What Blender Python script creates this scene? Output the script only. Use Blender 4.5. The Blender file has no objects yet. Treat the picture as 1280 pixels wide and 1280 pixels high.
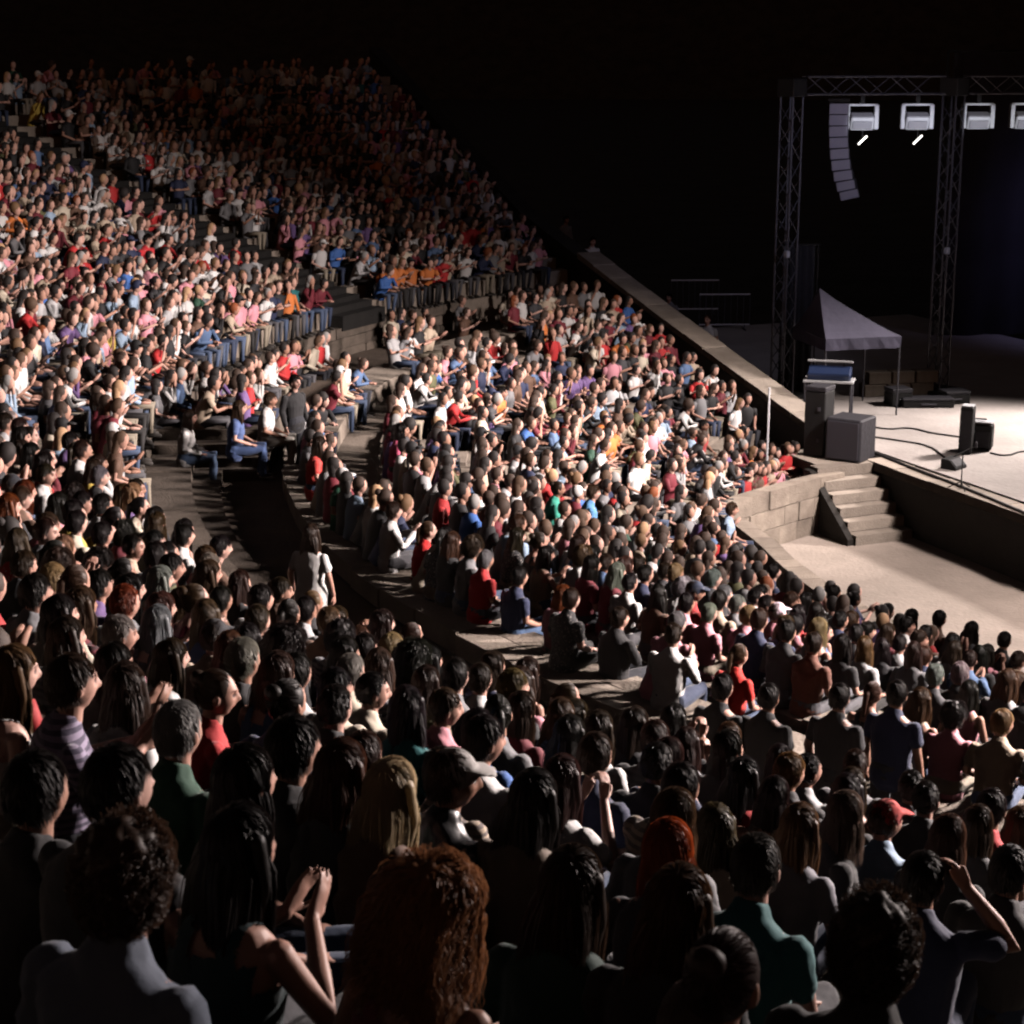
import bpy, bmesh, math, random
import numpy as np
from mathutils import Vector, Matrix

# ------------------------------------------------------------------ camera, sky, lights, exposure
SC = bpy.context.scene
COL = SC.collection
F_PX, PITCH, EYE = 2300.0, math.radians(14.3), 9.5
cam_d = bpy.data.cameras.new("camera")
cam = bpy.data.objects.new("camera", cam_d)
COL.objects.link(cam)
cam.location = (0, 0, EYE)
cam.rotation_euler = (math.radians(90) - PITCH, 0, 0)
cam_d.sensor_width = 36.0
cam_d.lens = 36.0 * F_PX / 1280.0
cam_d.clip_start = 0.1
cam_d.clip_end = 2000.0
cam_d.dof.use_dof = True
cam_d.dof.focus_distance = 22.0
cam_d.dof.aperture_fstop = 9.0
SC.camera = cam

world = bpy.data.worlds.new("World")
SC.world = world
world.use_nodes = True
wn, wl = world.node_tree.nodes, world.node_tree.links
wn.clear()
sky = wn.new("ShaderNodeTexSky")
sky.sky_type = 'NISHITA'
sky.sun_disc = False
sky.sun_elevation = math.radians(10.0)
sky.sun_rotation = math.radians(180.0)
bg = wn.new("ShaderNodeBackground")
bg.inputs['Strength'].default_value = 0.0085      # night
wo = wn.new("ShaderNodeOutputWorld")
glow = wn.new("ShaderNodeMix"); glow.data_type = 'RGBA'; glow.blend_type = 'MULTIPLY'      # warm tint added so the sky fills the shadows
glow.inputs['Factor'].default_value = 1.0
glow.inputs[7].default_value = (1.0, 0.56, 0.42, 1)
wl.new(sky.outputs[0], glow.inputs[6]); wl.new(glow.outputs[2], bg.inputs['Color'])
wl.new(bg.outputs[0], wo.inputs['Surface'])

def aim(o, target):
    o.rotation_euler = (Vector(target) - o.location).to_track_quat('-Z', 'Y').to_euler()

def spot(name, loc, target, watts, cone, blend, color, radius=0.6):
    l = bpy.data.lights.new(name, 'SPOT')
    l.energy = watts; l.spot_size = math.radians(cone); l.spot_blend = blend
    l.color = color; l.shadow_soft_size = radius
    o = bpy.data.objects.new(name, l)
    COL.objects.link(o)
    o.location = loc; aim(o, target)
    return o

# the show lights hung on the stage trusses (fixtures are built further down); the last spot is added
WARM = (1.0, 0.85, 0.80)
spot("stage_or_added_spotlight", (14.0, 23.0, 10.0), (-8.0, 33.6, 2.2), 27000, 58, 1.0, WARM)
spot("stage_or_added_spotlight", (12.4, 32.0, 10.0), (-9.5, 31.0, 3.0), 13000, 60, 1.0, WARM)
spot("stage_or_added_spotlight", (17.2, 18.0, 10.9), (-2.0, 15.0, 4.2), 50000, 76, 0.8, WARM)
spot("stage_or_added_spotlight", (15.2, 24.5, 10.6), (-2.5, 14.5, 4.2), 33000, 66, 0.9, WARM)
spot("stage_or_added_spotlight", (12.8, 30.5, 9.8), (1.2, 38.0, 1.2), 14000, 58, 1.0, WARM)
spot("stage_or_added_spotlight", (14.6, 25.6, 10.2), (9.0, 28.0, 0.0), 8500, 62, 0.7, WARM)
spot("stage_or_added_spotlight", (15.2, 40.6, 8.0), (9.8, 36.0, 1.0), 8000, 96, 0.6, (1.0, 0.88, 0.83))
spot("stage_or_added_spotlight", (18.5, 42.5, 8.0), (19.5, 53.0, 3.0), 1300, 75, 1.0, (0.5, 0.48, 1.0))
spot("stage_or_added_spotlight", (11.6, 35.0, 8.6), (7.9, 44.0, 6.4), 700, 46, 0.9, (0.72, 0.72, 1.0))  # added blue spot that brightens the hanging loudspeakers

SC.view_settings.view_transform = 'Standard'
SC.view_settings.look = 'None'
SC.view_settings.exposure = 0.0
SC.view_settings.gamma = 1.0
SC.view_settings.use_curve_mapping = False
SC.render.engine = 'CYCLES'
SC.cycles.max_bounces = 3
SC.cycles.diffuse_bounces = 0
SC.cycles.glossy_bounces = 1
SC.cycles.transmission_bounces = 1
SC.cycles.pixel_filter_type = 'BLACKMAN_HARRIS'
SC.cycles.filter_width = 2.2
SC.cycles.use_denoising = True
SC.cycles.denoiser = 'OPENIMAGEDENOISE'

RNG = random.Random(11)
NR = np.random.RandomState(5)
PI = math.pi

# ------------------------------------------------------------------ pixel (1280 grid) to place
CP, SP = math.cos(PITCH), math.sin(PITCH)
def ray(px, py):
    a, b = (px - 640) / F_PX, (py - 640) / F_PX
    return np.array([a, CP - b * SP, -SP - b * CP])
def at(px, py, z):
    r = ray(px, py)
    return r * ((z - EYE) / r[2]) + np.array([0, 0, EYE])
def project(p):
    x, y, z = p[0], p[1], p[2] - EYE
    d = y * CP - z * SP
    v = y * SP + z * CP
    return 640 + F_PX * x / d, 640 - F_PX * v / d, d

# theatre frame: centre of the curve, stage normal, stage tangent
CX, CY = 17.91, 31.54
NX, NY = 0.9175, 0.3977
TX, TY = 0.3977, -0.9175
CHORD = 7.7
def pol(R, phi):            # phi in radians measured from the axis of the cavea
    ax, ay = -NX, -NY
    c, s = math.cos(phi), math.sin(phi)
    return CX + R * (ax * c - ay * s), CY + R * (ay * c + ax * s)
def phi_of(x, y):
    dx, dy = x - CX, y - CY
    return math.atan2(-NX * dy + NY * dx, -NX * dx - NY * dy)
def stage(u, v, z=0.0):     # u along the stage edge (far end negative), v depth into the stage
    return Vector((CX - CHORD * NX + u * TX + v * NX, CY - CHORD * NY + u * TY + v * NY, z))
STAGE_ROT = math.atan2(TY, TX)

LOW_R = [14.2 + 0.7 * i for i in range(9)] + [20.95]
LOW_Z = [1.0 + 0.213 * i for i in range(9)] + [2.92]
UP_R = [24.3 + 0.7 * j for j in range(20)]
UP_Z = [3.6 + 0.254 * j for j in range(20)]
R_ORCH, R_WALK, WALK_Z, STAGE_Z = 13.3, 21.77, 2.55, 1.25
LOW_AISLES = [math.radians(a) for a in (-49.5, -24.5, 20.5)]
UP_AISLES = [math.radians(a) for a in (-50.3, -9.0, 33.0)]

# ------------------------------------------------------------------ materials
def mat(name):
    m = bpy.data.materials.new(name); m.use_nodes = True
    return m, m.node_tree.nodes, m.node_tree.links, m.node_tree.nodes["Principled BSDF"]

def simple(name, color, rough=0.6, metal=0.0, noise=0.0, scale=8.0):
    m, n, l, b = mat(name)
    b.inputs['Base Color'].default_value = (*color, 1)
    b.inputs['Roughness'].default_value = rough
    b.inputs['Metallic'].default_value = metal
    if noise:
        tc = n.new('ShaderNodeTexCoord'); t = n.new('ShaderNodeTexNoise')
        t.inputs['Scale'].default_value = scale; t.inputs['Detail'].default_value = 6
        l.new(tc.outputs['Object'], t.inputs['Vector'])
        r = n.new('ShaderNodeValToRGB')
        r.color_ramp.elements[0].position = 0.3; r.color_ramp.elements[1].position = 0.75
        r.color_ramp.elements[0].color = (*[c * (1 - noise) for c in color], 1)
        r.color_ramp.elements[1].color = (*[min(1, c * (1 + noise)) for c in color], 1)
        l.new(t.outputs['Fac'], r.inputs['Fac']); l.new(r.outputs['Color'], b.inputs['Base Color'])
        bp = n.new('ShaderNodeBump'); bp.inputs['Strength'].default_value = 0.4; bp.inputs['Distance'].default_value = 0.03
        l.new(t.outputs['Fac'], bp.inputs['Height']); l.new(bp.outputs['Normal'], b.inputs['Normal'])
    return m

def stone(name, c1, c2, scale=1.6, rnd=0.0):
    m, n, l, b = mat(name)
    tc = n.new('ShaderNodeTexCoord')
    t = n.new('ShaderNodeTexNoise'); t.inputs['Scale'].default_value = scale; t.inputs['Detail'].default_value = 8; t.inputs['Roughness'].default_value = 0.65
    l.new(tc.outputs['Object'], t.inputs['Vector'])
    r = n.new('ShaderNodeValToRGB')
    r.color_ramp.elements[0].position = 0.32; r.color_ramp.elements[1].position = 0.7
    r.color_ramp.elements[0].color = (*c1, 1); r.color_ramp.elements[1].color = (*c2, 1)
    l.new(t.outputs['Fac'], r.inputs['Fac'])
    oi = n.new('ShaderNodeObjectInfo')
    hv = n.new('ShaderNodeHueSaturation')
    mr = n.new('ShaderNodeMapRange'); mr.inputs['To Min'].default_value = 1 - rnd; mr.inputs['To Max'].default_value = 1 + rnd
    l.new(oi.outputs['Random'], mr.inputs['Value']); l.new(mr.outputs['Result'], hv.inputs['Value'])
    l.new(r.outputs['Color'], hv.inputs['Color']); l.new(hv.outputs['Color'], b.inputs['Base Color'])
    t2 = n.new('ShaderNodeTexNoise'); t2.inputs['Scale'].default_value = scale * 14; t2.inputs['Detail'].default_value = 4
    l.new(tc.outputs['Object'], t2.inputs['Vector'])
    bp = n.new('ShaderNodeBump'); bp.inputs['Strength'].default_value = 0.6; bp.inputs['Distance'].default_value = 0.03
    l.new(t2.outputs['Fac'], bp.inputs['Height']); l.new(bp.outputs['Normal'], b.inputs['Normal'])
    b.inputs['Roughness'].default_value = 0.88
    return m

M_EARTH = stone("dark_earth", (0.03, 0.026, 0.022), (0.07, 0.06, 0.05), 0.4)
M_SAND = stone("trodden_sand", (0.39, 0.33, 0.28), (0.55, 0.465, 0.40), 0.9)
M_SEAT = stone("seat_stone", (0.20, 0.165, 0.135), (0.36, 0.305, 0.25), 1.4)
M_SLAB = stone("slab_stone", (0.34, 0.29, 0.24), (0.5, 0.43, 0.36), 2.0, 0.18)
M_WALK = stone("walkway_earth", (0.11, 0.085, 0.066), (0.20, 0.155, 0.12), 1.2)
M_AISLE = stone("shade_dark_stone", (0.004, 0.0038, 0.0035), (0.012, 0.011, 0.01), 2.0, 0.2)  # stairs lie unlit; their shade is put into this near-black colour
M_PODIUM = stone("podium_stone", (0.09, 0.073, 0.058), (0.19, 0.155, 0.125), 2.5, 0.22)
M_BLOCK = stone("wall_block_stone", (0.26, 0.215, 0.175), (0.44, 0.37, 0.30), 2.5, 0.22)
M_SHADEWALL = stone("shaded_wall_stone", (0.012, 0.0105, 0.009), (0.028, 0.024, 0.02), 2.0, 0.2)  # faces turned from the lamps; their shade is painted into the colour
M_DECK = stone("stage_floor", (0.43, 0.385, 0.36), (0.58, 0.53, 0.495), 0.7)
M_BLACK = simple("black_paint", (0.004, 0.004, 0.0045), 0.8, 0, 0.3, 6)
M_CABLE = simple("black_rubber", (0.02, 0.018, 0.018), 0.6)
M_CASE = simple("dark_grey_cabinet", (0.022, 0.021, 0.027), 0.7, 0, 0.2, 12)
M_ALU = simple("truss_aluminium", (0.075, 0.075, 0.09), 0.55, 0.4)
M_GRILLE = simple("speaker_grille", (0.07, 0.068, 0.085), 0.6, 0.1)
M_PALE = simple("frosted_lens", (0.4, 0.4, 0.44), 0.4)
M_ARRAY = simple("array_grille", (0.42, 0.41, 0.48), 0.6)
M_WHITE = simple("white_metal", (0.72, 0.73, 0.76), 0.4, 0, 0.05, 9)
M_CANOPY = simple("canopy_fabric", (0.085, 0.08, 0.125), 0.8, 0, 0.08, 5)
M_DRAPE = simple("black_drape", (0.012, 0.012, 0.016), 0.95, 0, 0.3, 7)
M_TABLE = simple("table_laminate", (0.55, 0.56, 0.57), 0.45)
M_BLUE = simple("dark_blue_panel", (0.02, 0.035, 0.09), 0.35)
def emissive(name, color, s):
    m, n, l, b = mat(name)
    b.inputs['Base Color'].default_value = (0.02, 0.02, 0.02, 1)
    b.inputs['Emission Color'].default_value = (*color, 1); b.inputs['Emission Strength'].default_value = s
    return m
M_LENS = emissive("lit_lens", (1.0, 0.95, 0.85), 6.0)

def tinted(name, rough, attr=None, sheen=0.0, weave=0.0, sss=0.0, transl=0.0, stripes=False):
    """base colour taken from the object's own colour property (each person has one)"""
    m, n, l, b = mat(name)
    oi = n.new('ShaderNodeObjectInfo')
    src = oi.outputs['Color']
    tc = n.new('ShaderNodeTexCoord')
    if attr:
        a = n.new('ShaderNodeAttribute'); a.attribute_name = attr
        mx = n.new('ShaderNodeMix'); mx.data_type = 'RGBA'; mx.blend_type = 'MULTIPLY'; mx.inputs['Factor'].default_value = 1
        l.new(src, mx.inputs[6]); l.new(a.outputs['Color'], mx.inputs[7]); src = mx.outputs[2]
    if stripes:
        w = n.new('ShaderNodeTexWave'); w.bands_direction = 'Z'; w.inputs['Scale'].default_value = 9; w.inputs['Distortion'].default_value = 0.4
        l.new(tc.outputs['Object'], w.inputs['Vector'])
        cr = n.new('ShaderNodeValToRGB'); cr.color_ramp.interpolation = 'CONSTANT'
        cr.color_ramp.elements[0].color = (0.25, 0.25, 0.3, 1); cr.color_ramp.elements[1].color = (1, 1, 1, 1); cr.color_ramp.elements[1].position = 0.5
        l.new(w.outputs['Fac'], cr.inputs['Fac'])
        mx = n.new('ShaderNodeMix'); mx.data_type = 'RGBA'; mx.blend_type = 'MULTIPLY'; mx.inputs['Factor'].default_value = 1
        l.new(src, mx.inputs[6]); l.new(cr.outputs['Color'], mx.inputs[7]); src = mx.outputs[2]
    if weave and not stripes:
        vo = n.new('ShaderNodeTexVoronoi'); vo.inputs['Scale'].default_value = 30
        l.new(tc.outputs['Object'], vo.inputs['Vector'])
        lt = n.new('ShaderNodeMath'); lt.operation = 'LESS_THAN'; lt.inputs[1].default_value = 0.32; l.new(vo.outputs['Distance'], lt.inputs[0])
        gt = n.new('ShaderNodeMath'); gt.operation = 'LESS_THAN'; gt.inputs[1].default_value = 0.75; l.new(oi.outputs['Alpha'], gt.inputs[0])
        ml = n.new('ShaderNodeMath'); ml.operation = 'MULTIPLY'; l.new(lt.outputs[0], ml.inputs[0]); l.new(gt.outputs[0], ml.inputs[1])
        m2 = n.new('ShaderNodeMath'); m2.operation = 'MULTIPLY'; m2.inputs[1].default_value = 0.6; l.new(ml.outputs[0], m2.inputs[0])
        mx = n.new('ShaderNodeMix'); mx.data_type = 'RGBA'; mx.inputs[7].default_value = (.42, .38, .36, 1)
        l.new(m2.outputs[0], mx.inputs[0]); l.new(src, mx.inputs[6]); src = mx.outputs[2]
    t = n.new('ShaderNodeTexNoise'); t.inputs['Scale'].default_value = 9 if not weave else 5; t.inputs['Detail'].default_value = 5
    l.new(tc.outputs['Object'], t.inputs['Vector'])
    mr = n.new('ShaderNodeMapRange'); mr.inputs['To Min'].default_value = 0.8; mr.inputs['To Max'].default_value = 1.2
    l.new(t.outputs['Fac'], mr.inputs['Value'])
    hv = n.new('ShaderNodeHueSaturation'); l.new(mr.outputs['Result'], hv.inputs['Value']); l.new(src, hv.inputs['Color'])
    l.new(hv.outputs['Color'], b.inputs['Base Color'])
    b.inputs['Roughness'].default_value = rough
    if weave:
        bp = n.new('ShaderNodeBump'); bp.inputs['Strength'].default_value = weave; bp.inputs['Distance'].default_value = 0.02
        l.new(t.outputs['Fac'], bp.inputs['Height']); l.new(bp.outputs['Normal'], b.inputs['Normal'])
        b.inputs['Sheen Weight'].default_value = sheen
    if sss:
        b.inputs['Specular IOR Level'].default_value = 0.35
    if transl:
        tr = n.new('ShaderNodeBsdfTranslucent'); l.new(hv.outputs['Color'], tr.inputs['Color'])
        ms = n.new('ShaderNodeMixShader'); ms.inputs[0].default_value = transl
        out = n["Material Output"]
        l.new(b.outputs[0], ms.inputs[1]); l.new(tr.outputs[0], ms.inputs[2]); l.new(ms.outputs[0], out.inputs['Surface'])
    return m
M_SKIN = tinted("skin", 0.5, attr="tint", sss=0.1)
M_HAIR = tinted("hair", 0.48, transl=0.4, sss=0.1)
M_CLOTH = tinted("cotton", 0.85, weave=0.8, sheen=0.15)
M_STRIPE = tinted("striped_cotton", 0.85, weave=0.6, sheen=0.15, stripes=True)
M_LEATHER = tinted("leather", 0.38, weave=0.5)
M_SHOE = tinted("shoe_leather", 0.5)
M_CROWD, _n, _l, _b = mat("crowd_clothes_and_skin")
_a = _n.new('ShaderNodeAttribute'); _a.attribute_name = "person_colour"
_l.new(_a.outputs['Color'], _b.inputs['Base Color']); _b.inputs['Roughness'].default_value = 0.75

# ------------------------------------------------------------------ mesh helpers
def me_from(name, verts, faces, m=None, smooth=False):
    me = bpy.data.meshes.new(name)
    me.from_pydata([tuple(v) for v in verts], [], faces)
    me.update()
    if m: me.materials.append(m)
    if smooth: me.polygons.foreach_set("use_smooth", [True] * len(me.polygons))
    return me

def link(name, me, parent=None, loc=(0, 0, 0), rot=(0, 0, 0), scale=(1, 1, 1)):
    o = bpy.data.objects.new(name, me)
    COL.objects.link(o)
    o.location = loc; o.rotation_euler = rot; o.scale = scale
    if parent is not None: o.parent = parent
    return o

def thing(name, label, cat, loc=(0, 0, 0), rotz=0.0, group=None):
    o = bpy.data.objects.new(name, None); COL.objects.link(o)
    o.location = loc; o.rotation_euler = (0, 0, rotz); o.empty_display_size = 0.1
    o['label'] = label; o['category'] = cat
    if group: o['group'] = group
    return o

def box_geo(x0, x1, y0, y1, z0, z1):
    v = [(x0, y0, z0), (x1, y0, z0), (x1, y1, z0), (x0, y1, z0), (x0, y0, z1), (x1, y0, z1), (x1, y1, z1), (x0, y1, z1)]
    f = [(0, 3, 2, 1), (4, 5, 6, 7), (0, 1, 5, 4), (1, 2, 6, 5), (2, 3, 7, 6), (3, 0, 4, 7)]
    return v, f

def bevel_box(name, sx, sy, sz, m, bev=0.02, base=True, seg=1):
    bm = bmesh.new()
    bmesh.ops.create_cube(bm, size=1.0)
    for v in bm.verts:
        v.co = Vector((v.co.x * sx, v.co.y * sy, (v.co.z + (0.5 if base else 0)) * sz))
    if bev:
        bmesh.ops.bevel(bm, geom=bm.edges[:], offset=bev, segments=seg, affect='EDGES', profile=0.5)
    me = bpy.data.meshes.new(name); bm.to_mesh(me); bm.free(); me.materials.append(m)
    return me

def rod_mesh(name, length, r, m, seg=6):     # along +Z from the origin
    v, f = [], []
    for z in (0, length):
        for k in range(seg):
            a = 2 * PI * k / seg
            v.append((r * math.cos(a), r * math.sin(a), z))
    for k in range(seg):
        k2 = (k + 1) % seg
        f.append((k, k2, seg + k2, seg + k))
    f.append(tuple(reversed(range(seg)))); f.append(tuple(range(seg, 2 * seg)))
    me = me_from(name, v, f, m)
    return me

_rods = {}
def rod(name, p, q, r, m, parent=None):
    p, q = Vector(p), Vector(q)
    L = (q - p).length
    k = (round(L, 3), r, m.name)
    if k not in _rods: _rods[k] = rod_mesh(name, L, r, m)
    o = link(name, _rods[k], parent, p)
    o.rotation_euler = (q - p).to_track_quat('Z', 'Y').to_euler()
    return o

# ------------------------------------------------------------------ the setting
g = link("ground", me_from("ground", [(-900, -500, -0.05), (900, -500, -0.05), (900, 1300, -0.05), (-900, 1300, -0.05)], [(0, 1, 2, 3)], M_EARTH))
g['kind'] = 'structure'
def phimax(R): return math.acos(min(1, CHORD / R))

v, f = [], []
NA = 120
v.append((CX - 3 * NX, CY - 3 * NY, 0.0))
for k in range(NA + 1):
    ph = -phimax(R_ORCH) + 2 * phimax(R_ORCH) * k / NA
    x, y = pol(R_ORCH + 0.05, ph); v.append((x, y, 0.0))
for k in range(NA): f.append((0, k + 2, k + 1))
v2, f2 = [], []
for k in range(49):
    a = PI * 0.5 + (k / 48 - 0.5) * PI * 1.5
    r0, r1 = 330, 520
    h = 95 + 22 * math.sin(k * 0.9) + 12 * math.sin(k * 2.3 + 1)
    v2 += [(r0 * math.cos(a), r0 * math.sin(a), -1), ((r0 + r1) / 2 * math.cos(a), (r0 + r1) / 2 * math.sin(a), h * 0.7), (r1 * math.cos(a), r1 * math.sin(a), h)]
for k in range(48):
    for q in range(2):
        a = 3 * k + q; f2.append((a, a + 3, a + 4, a + 1))
hl = link("added_sky_screen", me_from("added_sky_screen", v2, f2, M_EARTH, True)); hl['kind'] = 'structure'  # dark ring added to keep the fill sky out of view
o = link("orchestra_floor", me_from("orchestra_floor", v, f, M_SAND)); o['kind'] = 'structure'

def terrace(name, prof, m, na=160, jitter=0.0):
    """stepped sheet swept round the centre and ending on the straight line of the stage front"""
    v, f = [], []
    for (R, z) in prof:
        pm = phimax(R) - 0.25 / R
        for k in range(na + 1):
            ph = -pm + 2 * pm * k / na
            x, y = pol(R, ph)
            v.append((x, y, z + (NR.uniform(-jitter, jitter) if jitter else 0)))
    n = na + 1
    for i in range(len(prof) - 1):
        for k in range(na):
            a = i * n + k
            f.append((a, a + n, a + n + 1, a + 1))
    o = link(name, me_from(name, v, f, m)); o['kind'] = 'structure'
    return o
prof = [(R_ORCH + 0.35, 0.0), (R_ORCH + 0.35, 0.62)]
for i, (R, z) in enumerate(zip(LOW_R, LOW_Z)):
    tz = z - 0.10
    prof += [(R, prof[-1][1]), (R + 0.01, z)]
    prof += [(R + 0.40, z), (R + 0.41, tz)] if i < 9 else []
terrace("lower_terrace", prof + [(LOW_R[-1] + 0.42, LOW_Z[-1]), (LOW_R[-1] + 0.43, 2.4)], M_SEAT, jitter=0.008)
terrace("walkway", [(21.7, WALK_Z), (22.4, WALK_Z - 0.01), (23.2, WALK_Z + 0.01), (24.1, WALK_Z)], M_WALK, jitter=0.006)
prof = [(24.05, 2.4), (24.05, 3.22)]
for j, (R, z) in enumerate(zip(UP_R, UP_Z)):
    prof += [(R, prof[-1][1]), (R + 0.01, z), (R + 0.40, z), (R + 0.41, z - 0.10)]
prof += [(38.4, prof[-1][1]), (38.6, 6.0), (60, 2.0)]
terrace("upper_terrace", prof, M_SEAT, jitter=0.008)

def arc_block(R0, R1, z0, z1, p0, p1, seg=2):
    v, f = [], []
    for k in range(seg + 1):
        ph = p0 + (p1 - p0) * k / seg
        for (R, z) in ((R0, z0), (R1, z0), (R1, z1), (R0, z1)):
            x, y = pol(R, ph); v.append((x, y, z))
    for k in range(seg):
        a = 4 * k
        for q in range(4):
            q2 = (q + 1) % 4
            f.append((a + q, a + q2, a + 4 + q2, a + 4 + q))
    f.append((3, 2, 1, 0)); e = 4 * seg; f.append((e, e + 1, e + 2, e + 3))
    return v, f

# top row of the lower seats: wide slabs whose back edge drops to the walkway
ledge = thing("slab_ledge", "curved ledge of pale stone slabs along the inner side of the walkway", "ledge")
ph, pm = -phimax(21.5) + 0.03, phimax(21.5) - 0.03
while ph < pm:
    w = RNG.uniform(0.95, 1.35) / 21.4
    dz = RNG.uniform(-0.015, 0.015)
    v, f = arc_block(20.97, 21.78 + RNG.uniform(-0.03, 0.03), 2.66, 2.925 + dz, ph, ph + w - 0.012 / 21)
    link("stone_slab", me_from("stone_slab", v, f, M_SLAB), ledge)
    ph += w
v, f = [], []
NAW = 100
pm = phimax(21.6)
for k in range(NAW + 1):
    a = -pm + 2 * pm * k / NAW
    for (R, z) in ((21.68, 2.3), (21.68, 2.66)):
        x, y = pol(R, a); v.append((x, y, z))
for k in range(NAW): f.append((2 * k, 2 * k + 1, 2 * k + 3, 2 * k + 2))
link("back_wall", me_from("back_wall", v, f, M_SHADEWALL), ledge)

# podium wall at the outer side of the walkway, blocks in courses where the crowd leaves it in view
podium = thing("podium_wall", "low curved wall of stone courses on the outer side of the walkway", "wall")
for c in range(3):
    ph = math.radians(-62) + c * 0.012
    while ph < math.radians(12):
        w = RNG.uniform(0.7, 1.1) / 24
        v, f = arc_block(23.98 + RNG.uniform(-0.02, 0.02), 24.16, 2.5 + c * 0.245, 2.5 + (c + 1) * 0.245 - 0.015, ph, ph + w - 0.0006, 1)
        link("stone_block", me_from("stone_block", v, f, M_PODIUM), podium)
        ph += w

# platform and steps that fill the bend of the walkway
_p = at(307, 533, 3.25)
PH_F = phi_of(_p[0], _p[1])
plat = thing("stone_platform", "low stone platform across the bend of the walkway with people sitting on it", "platform")
v, f = arc_block(21.95, 23.95, 2.5, 3.2, PH_F - math.radians(5.0), PH_F, 4)
link("platform_block", me_from("platform_block", v, f, M_PODIUM), plat)
for k in range(3):
    a = math.radians(0.85)
    v, f = arc_block(22.0, 23.95, 2.5, 3.02 - 0.16 * k, PH_F + a * k + 0.0003, PH_F + a * (k + 1), 1)
    link("step", me_from("step", v, f, M_PODIUM), plat)
rs = thing("podium_steps", "two curved steps of dark stone along the outer side of the empty bend", "steps")
for (r0, r1, z1) in ((23.2, 23.95, 2.97), (22.75, 23.197, 2.76)):
    ph = PH_F + math.radians(2.7)
    while ph < PH_F + math.radians(25):
        w = RNG.uniform(0.8, 1.3) / 23
        v, f = arc_block(r0, r1, 2.5, z1 + RNG.uniform(-.012, .012), ph, ph + w - 0.0007, 1)
        link("stone_block", me_from("stone_block", v, f, M_PODIUM), rs)
        ph += w
# stairs between the seat wedges
def aisle(label, ph0, Rs, Zs, width, m):
    t = thing("aisle_stairs", label, "stairs", group="stairs between the wedges of seats")
    for R, z in zip(Rs, Zs):
        for (dr, h) in ((-0.36, 0.10), (0.0, 0.24)):
            hw = width / 2 / R
            zb = z - 0.35
            v, f = arc_block(R + dr - 0.02, R + dr + 0.42, zb - 0.1, zb + h + (0.012 if h > 0.2 else 0.01) + 0.13, ph0 - hw, ph0 + hw, 1)
            link("step", me_from("step", v, f, m), t)
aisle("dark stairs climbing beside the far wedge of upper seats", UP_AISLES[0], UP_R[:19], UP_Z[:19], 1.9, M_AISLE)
aisle("pale stone stairs climbing from the empty bend of the walkway", UP_AISLES[1], UP_R[:6], UP_Z[:6], 1.4, M_SEAT)
aisle("stone stairs in the lower seats near the end wall", LOW_AISLES[0], LOW_R[:9], LOW_Z[:9], 0.9, M_SEAT)
aisle("stone stairs between the two middle wedges of lower seats", LOW_AISLES[1], LOW_R[:9], LOW_Z[:9], 0.9, M_SEAT)
aisle("stone stairs dropping from the pale patch towards the orchestra", LOW_AISLES[2], LOW_R[:9], LOW_Z[:9], 1.0, M_SEAT)

# wall round the orchestra: rough blocks in courses; its far end runs on almost straight to the stage stairs
par = thing("orchestra_wall", "rough pale stone wall curving round the orchestra floor", "wall")
W_PATH = [Vector(at(px, py, 0.0)) for px, py in ((1054, 659), (1032, 664), (1010, 670), (992, 675.5), (975, 681), (957, 686.5), (940, 692), (922, 699), (905, 707))]
p9 = phi_of(W_PATH[-1].x, W_PATH[-1].y)
r9 = math.hypot(W_PATH[-1].x - CX, W_PATH[-1].y - CY)
for k in range(1, 110):
    ph = p9 + 0.02 * k
    if ph > phimax(R_ORCH) - 0.5: break
    x, y = pol(R_ORCH + (r9 - R_ORCH) * max(0, 1 - k / 12) ** 2, ph)
    W_PATH.append(Vector((x, y, 0)))
w_len = [0.0]
for a_, b_ in zip(W_PATH, W_PATH[1:]): w_len.append(w_len[-1] + (b_ - a_).length)
def w_at(d):
    d = min(max(d, 0), w_len[-1] - 1e-4)
    k = next(q for q in range(len(w_len) - 1) if w_len[q + 1] > d)
    a_, b_ = W_PATH[k], W_PATH[k + 1]
    p = a_.lerp(b_, (d - w_len[k]) / (w_len[k + 1] - w_len[k]))
    out = Vector((p.x - CX, p.y - CY, 0)).normalized()
    return p, out
for c in range(3):
    d = 0.0 if c % 2 == 0 else 0.25
    if c % 2: pass
    while d < w_len[-1]:
        w = RNG.uniform(0.45, 0.8)
        (p0, o0), (p1, o1) = w_at(d), w_at(d + w - 0.015)
        e = RNG.uniform(-0.02, 0.025)
        z0, z1 = c * 0.385, (c + 1) * 0.385 - 0.015
        v = [tuple(p + o_ * t_ + Vector((0, 0, z))) for z in (z0, z1) for p, o_, t_ in ((p0, o0, e), (p1, o1, e), (p1, o1, 0.36), (p0, o0, 0.36))]
        link("stone_block", me_from("stone_block", v, [(0, 3, 2, 1), (4, 5, 6, 7), (0, 1, 5, 4), (1, 2, 6, 5), (2, 3, 7, 6), (3, 0, 4, 7)], M_BLOCK), par)
        d += w
# floor behind that wall, between the first row and the stage corner
pts = [p + o_ * 0.37 for p, o_ in (w_at(0.02 + k * w_len[8] / 8) for k in range(9))]
pts += [Vector((*pol(14.15, p9), 0))] + [Vector((*pol(14.15, p9 + (-phimax(14.15) + 0.03 - p9) * k / 8), 0)) for k in range(1, 9)] + [stage(-9.3, -0.2)]
n_ = len(pts)
v = [(p.x, p.y, 0.55) for p in pts] + [(p.x, p.y, 0.0) for p in pts]
f = [tuple(range(n_))] + [(k, n_ + k, n_ + (k + 1) % n_, (k + 1) % n_) for k in range(n_)]
o = link("front_landing", me_from("front_landing", v, f, M_SEAT)); o['kind'] = 'structure'

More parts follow.
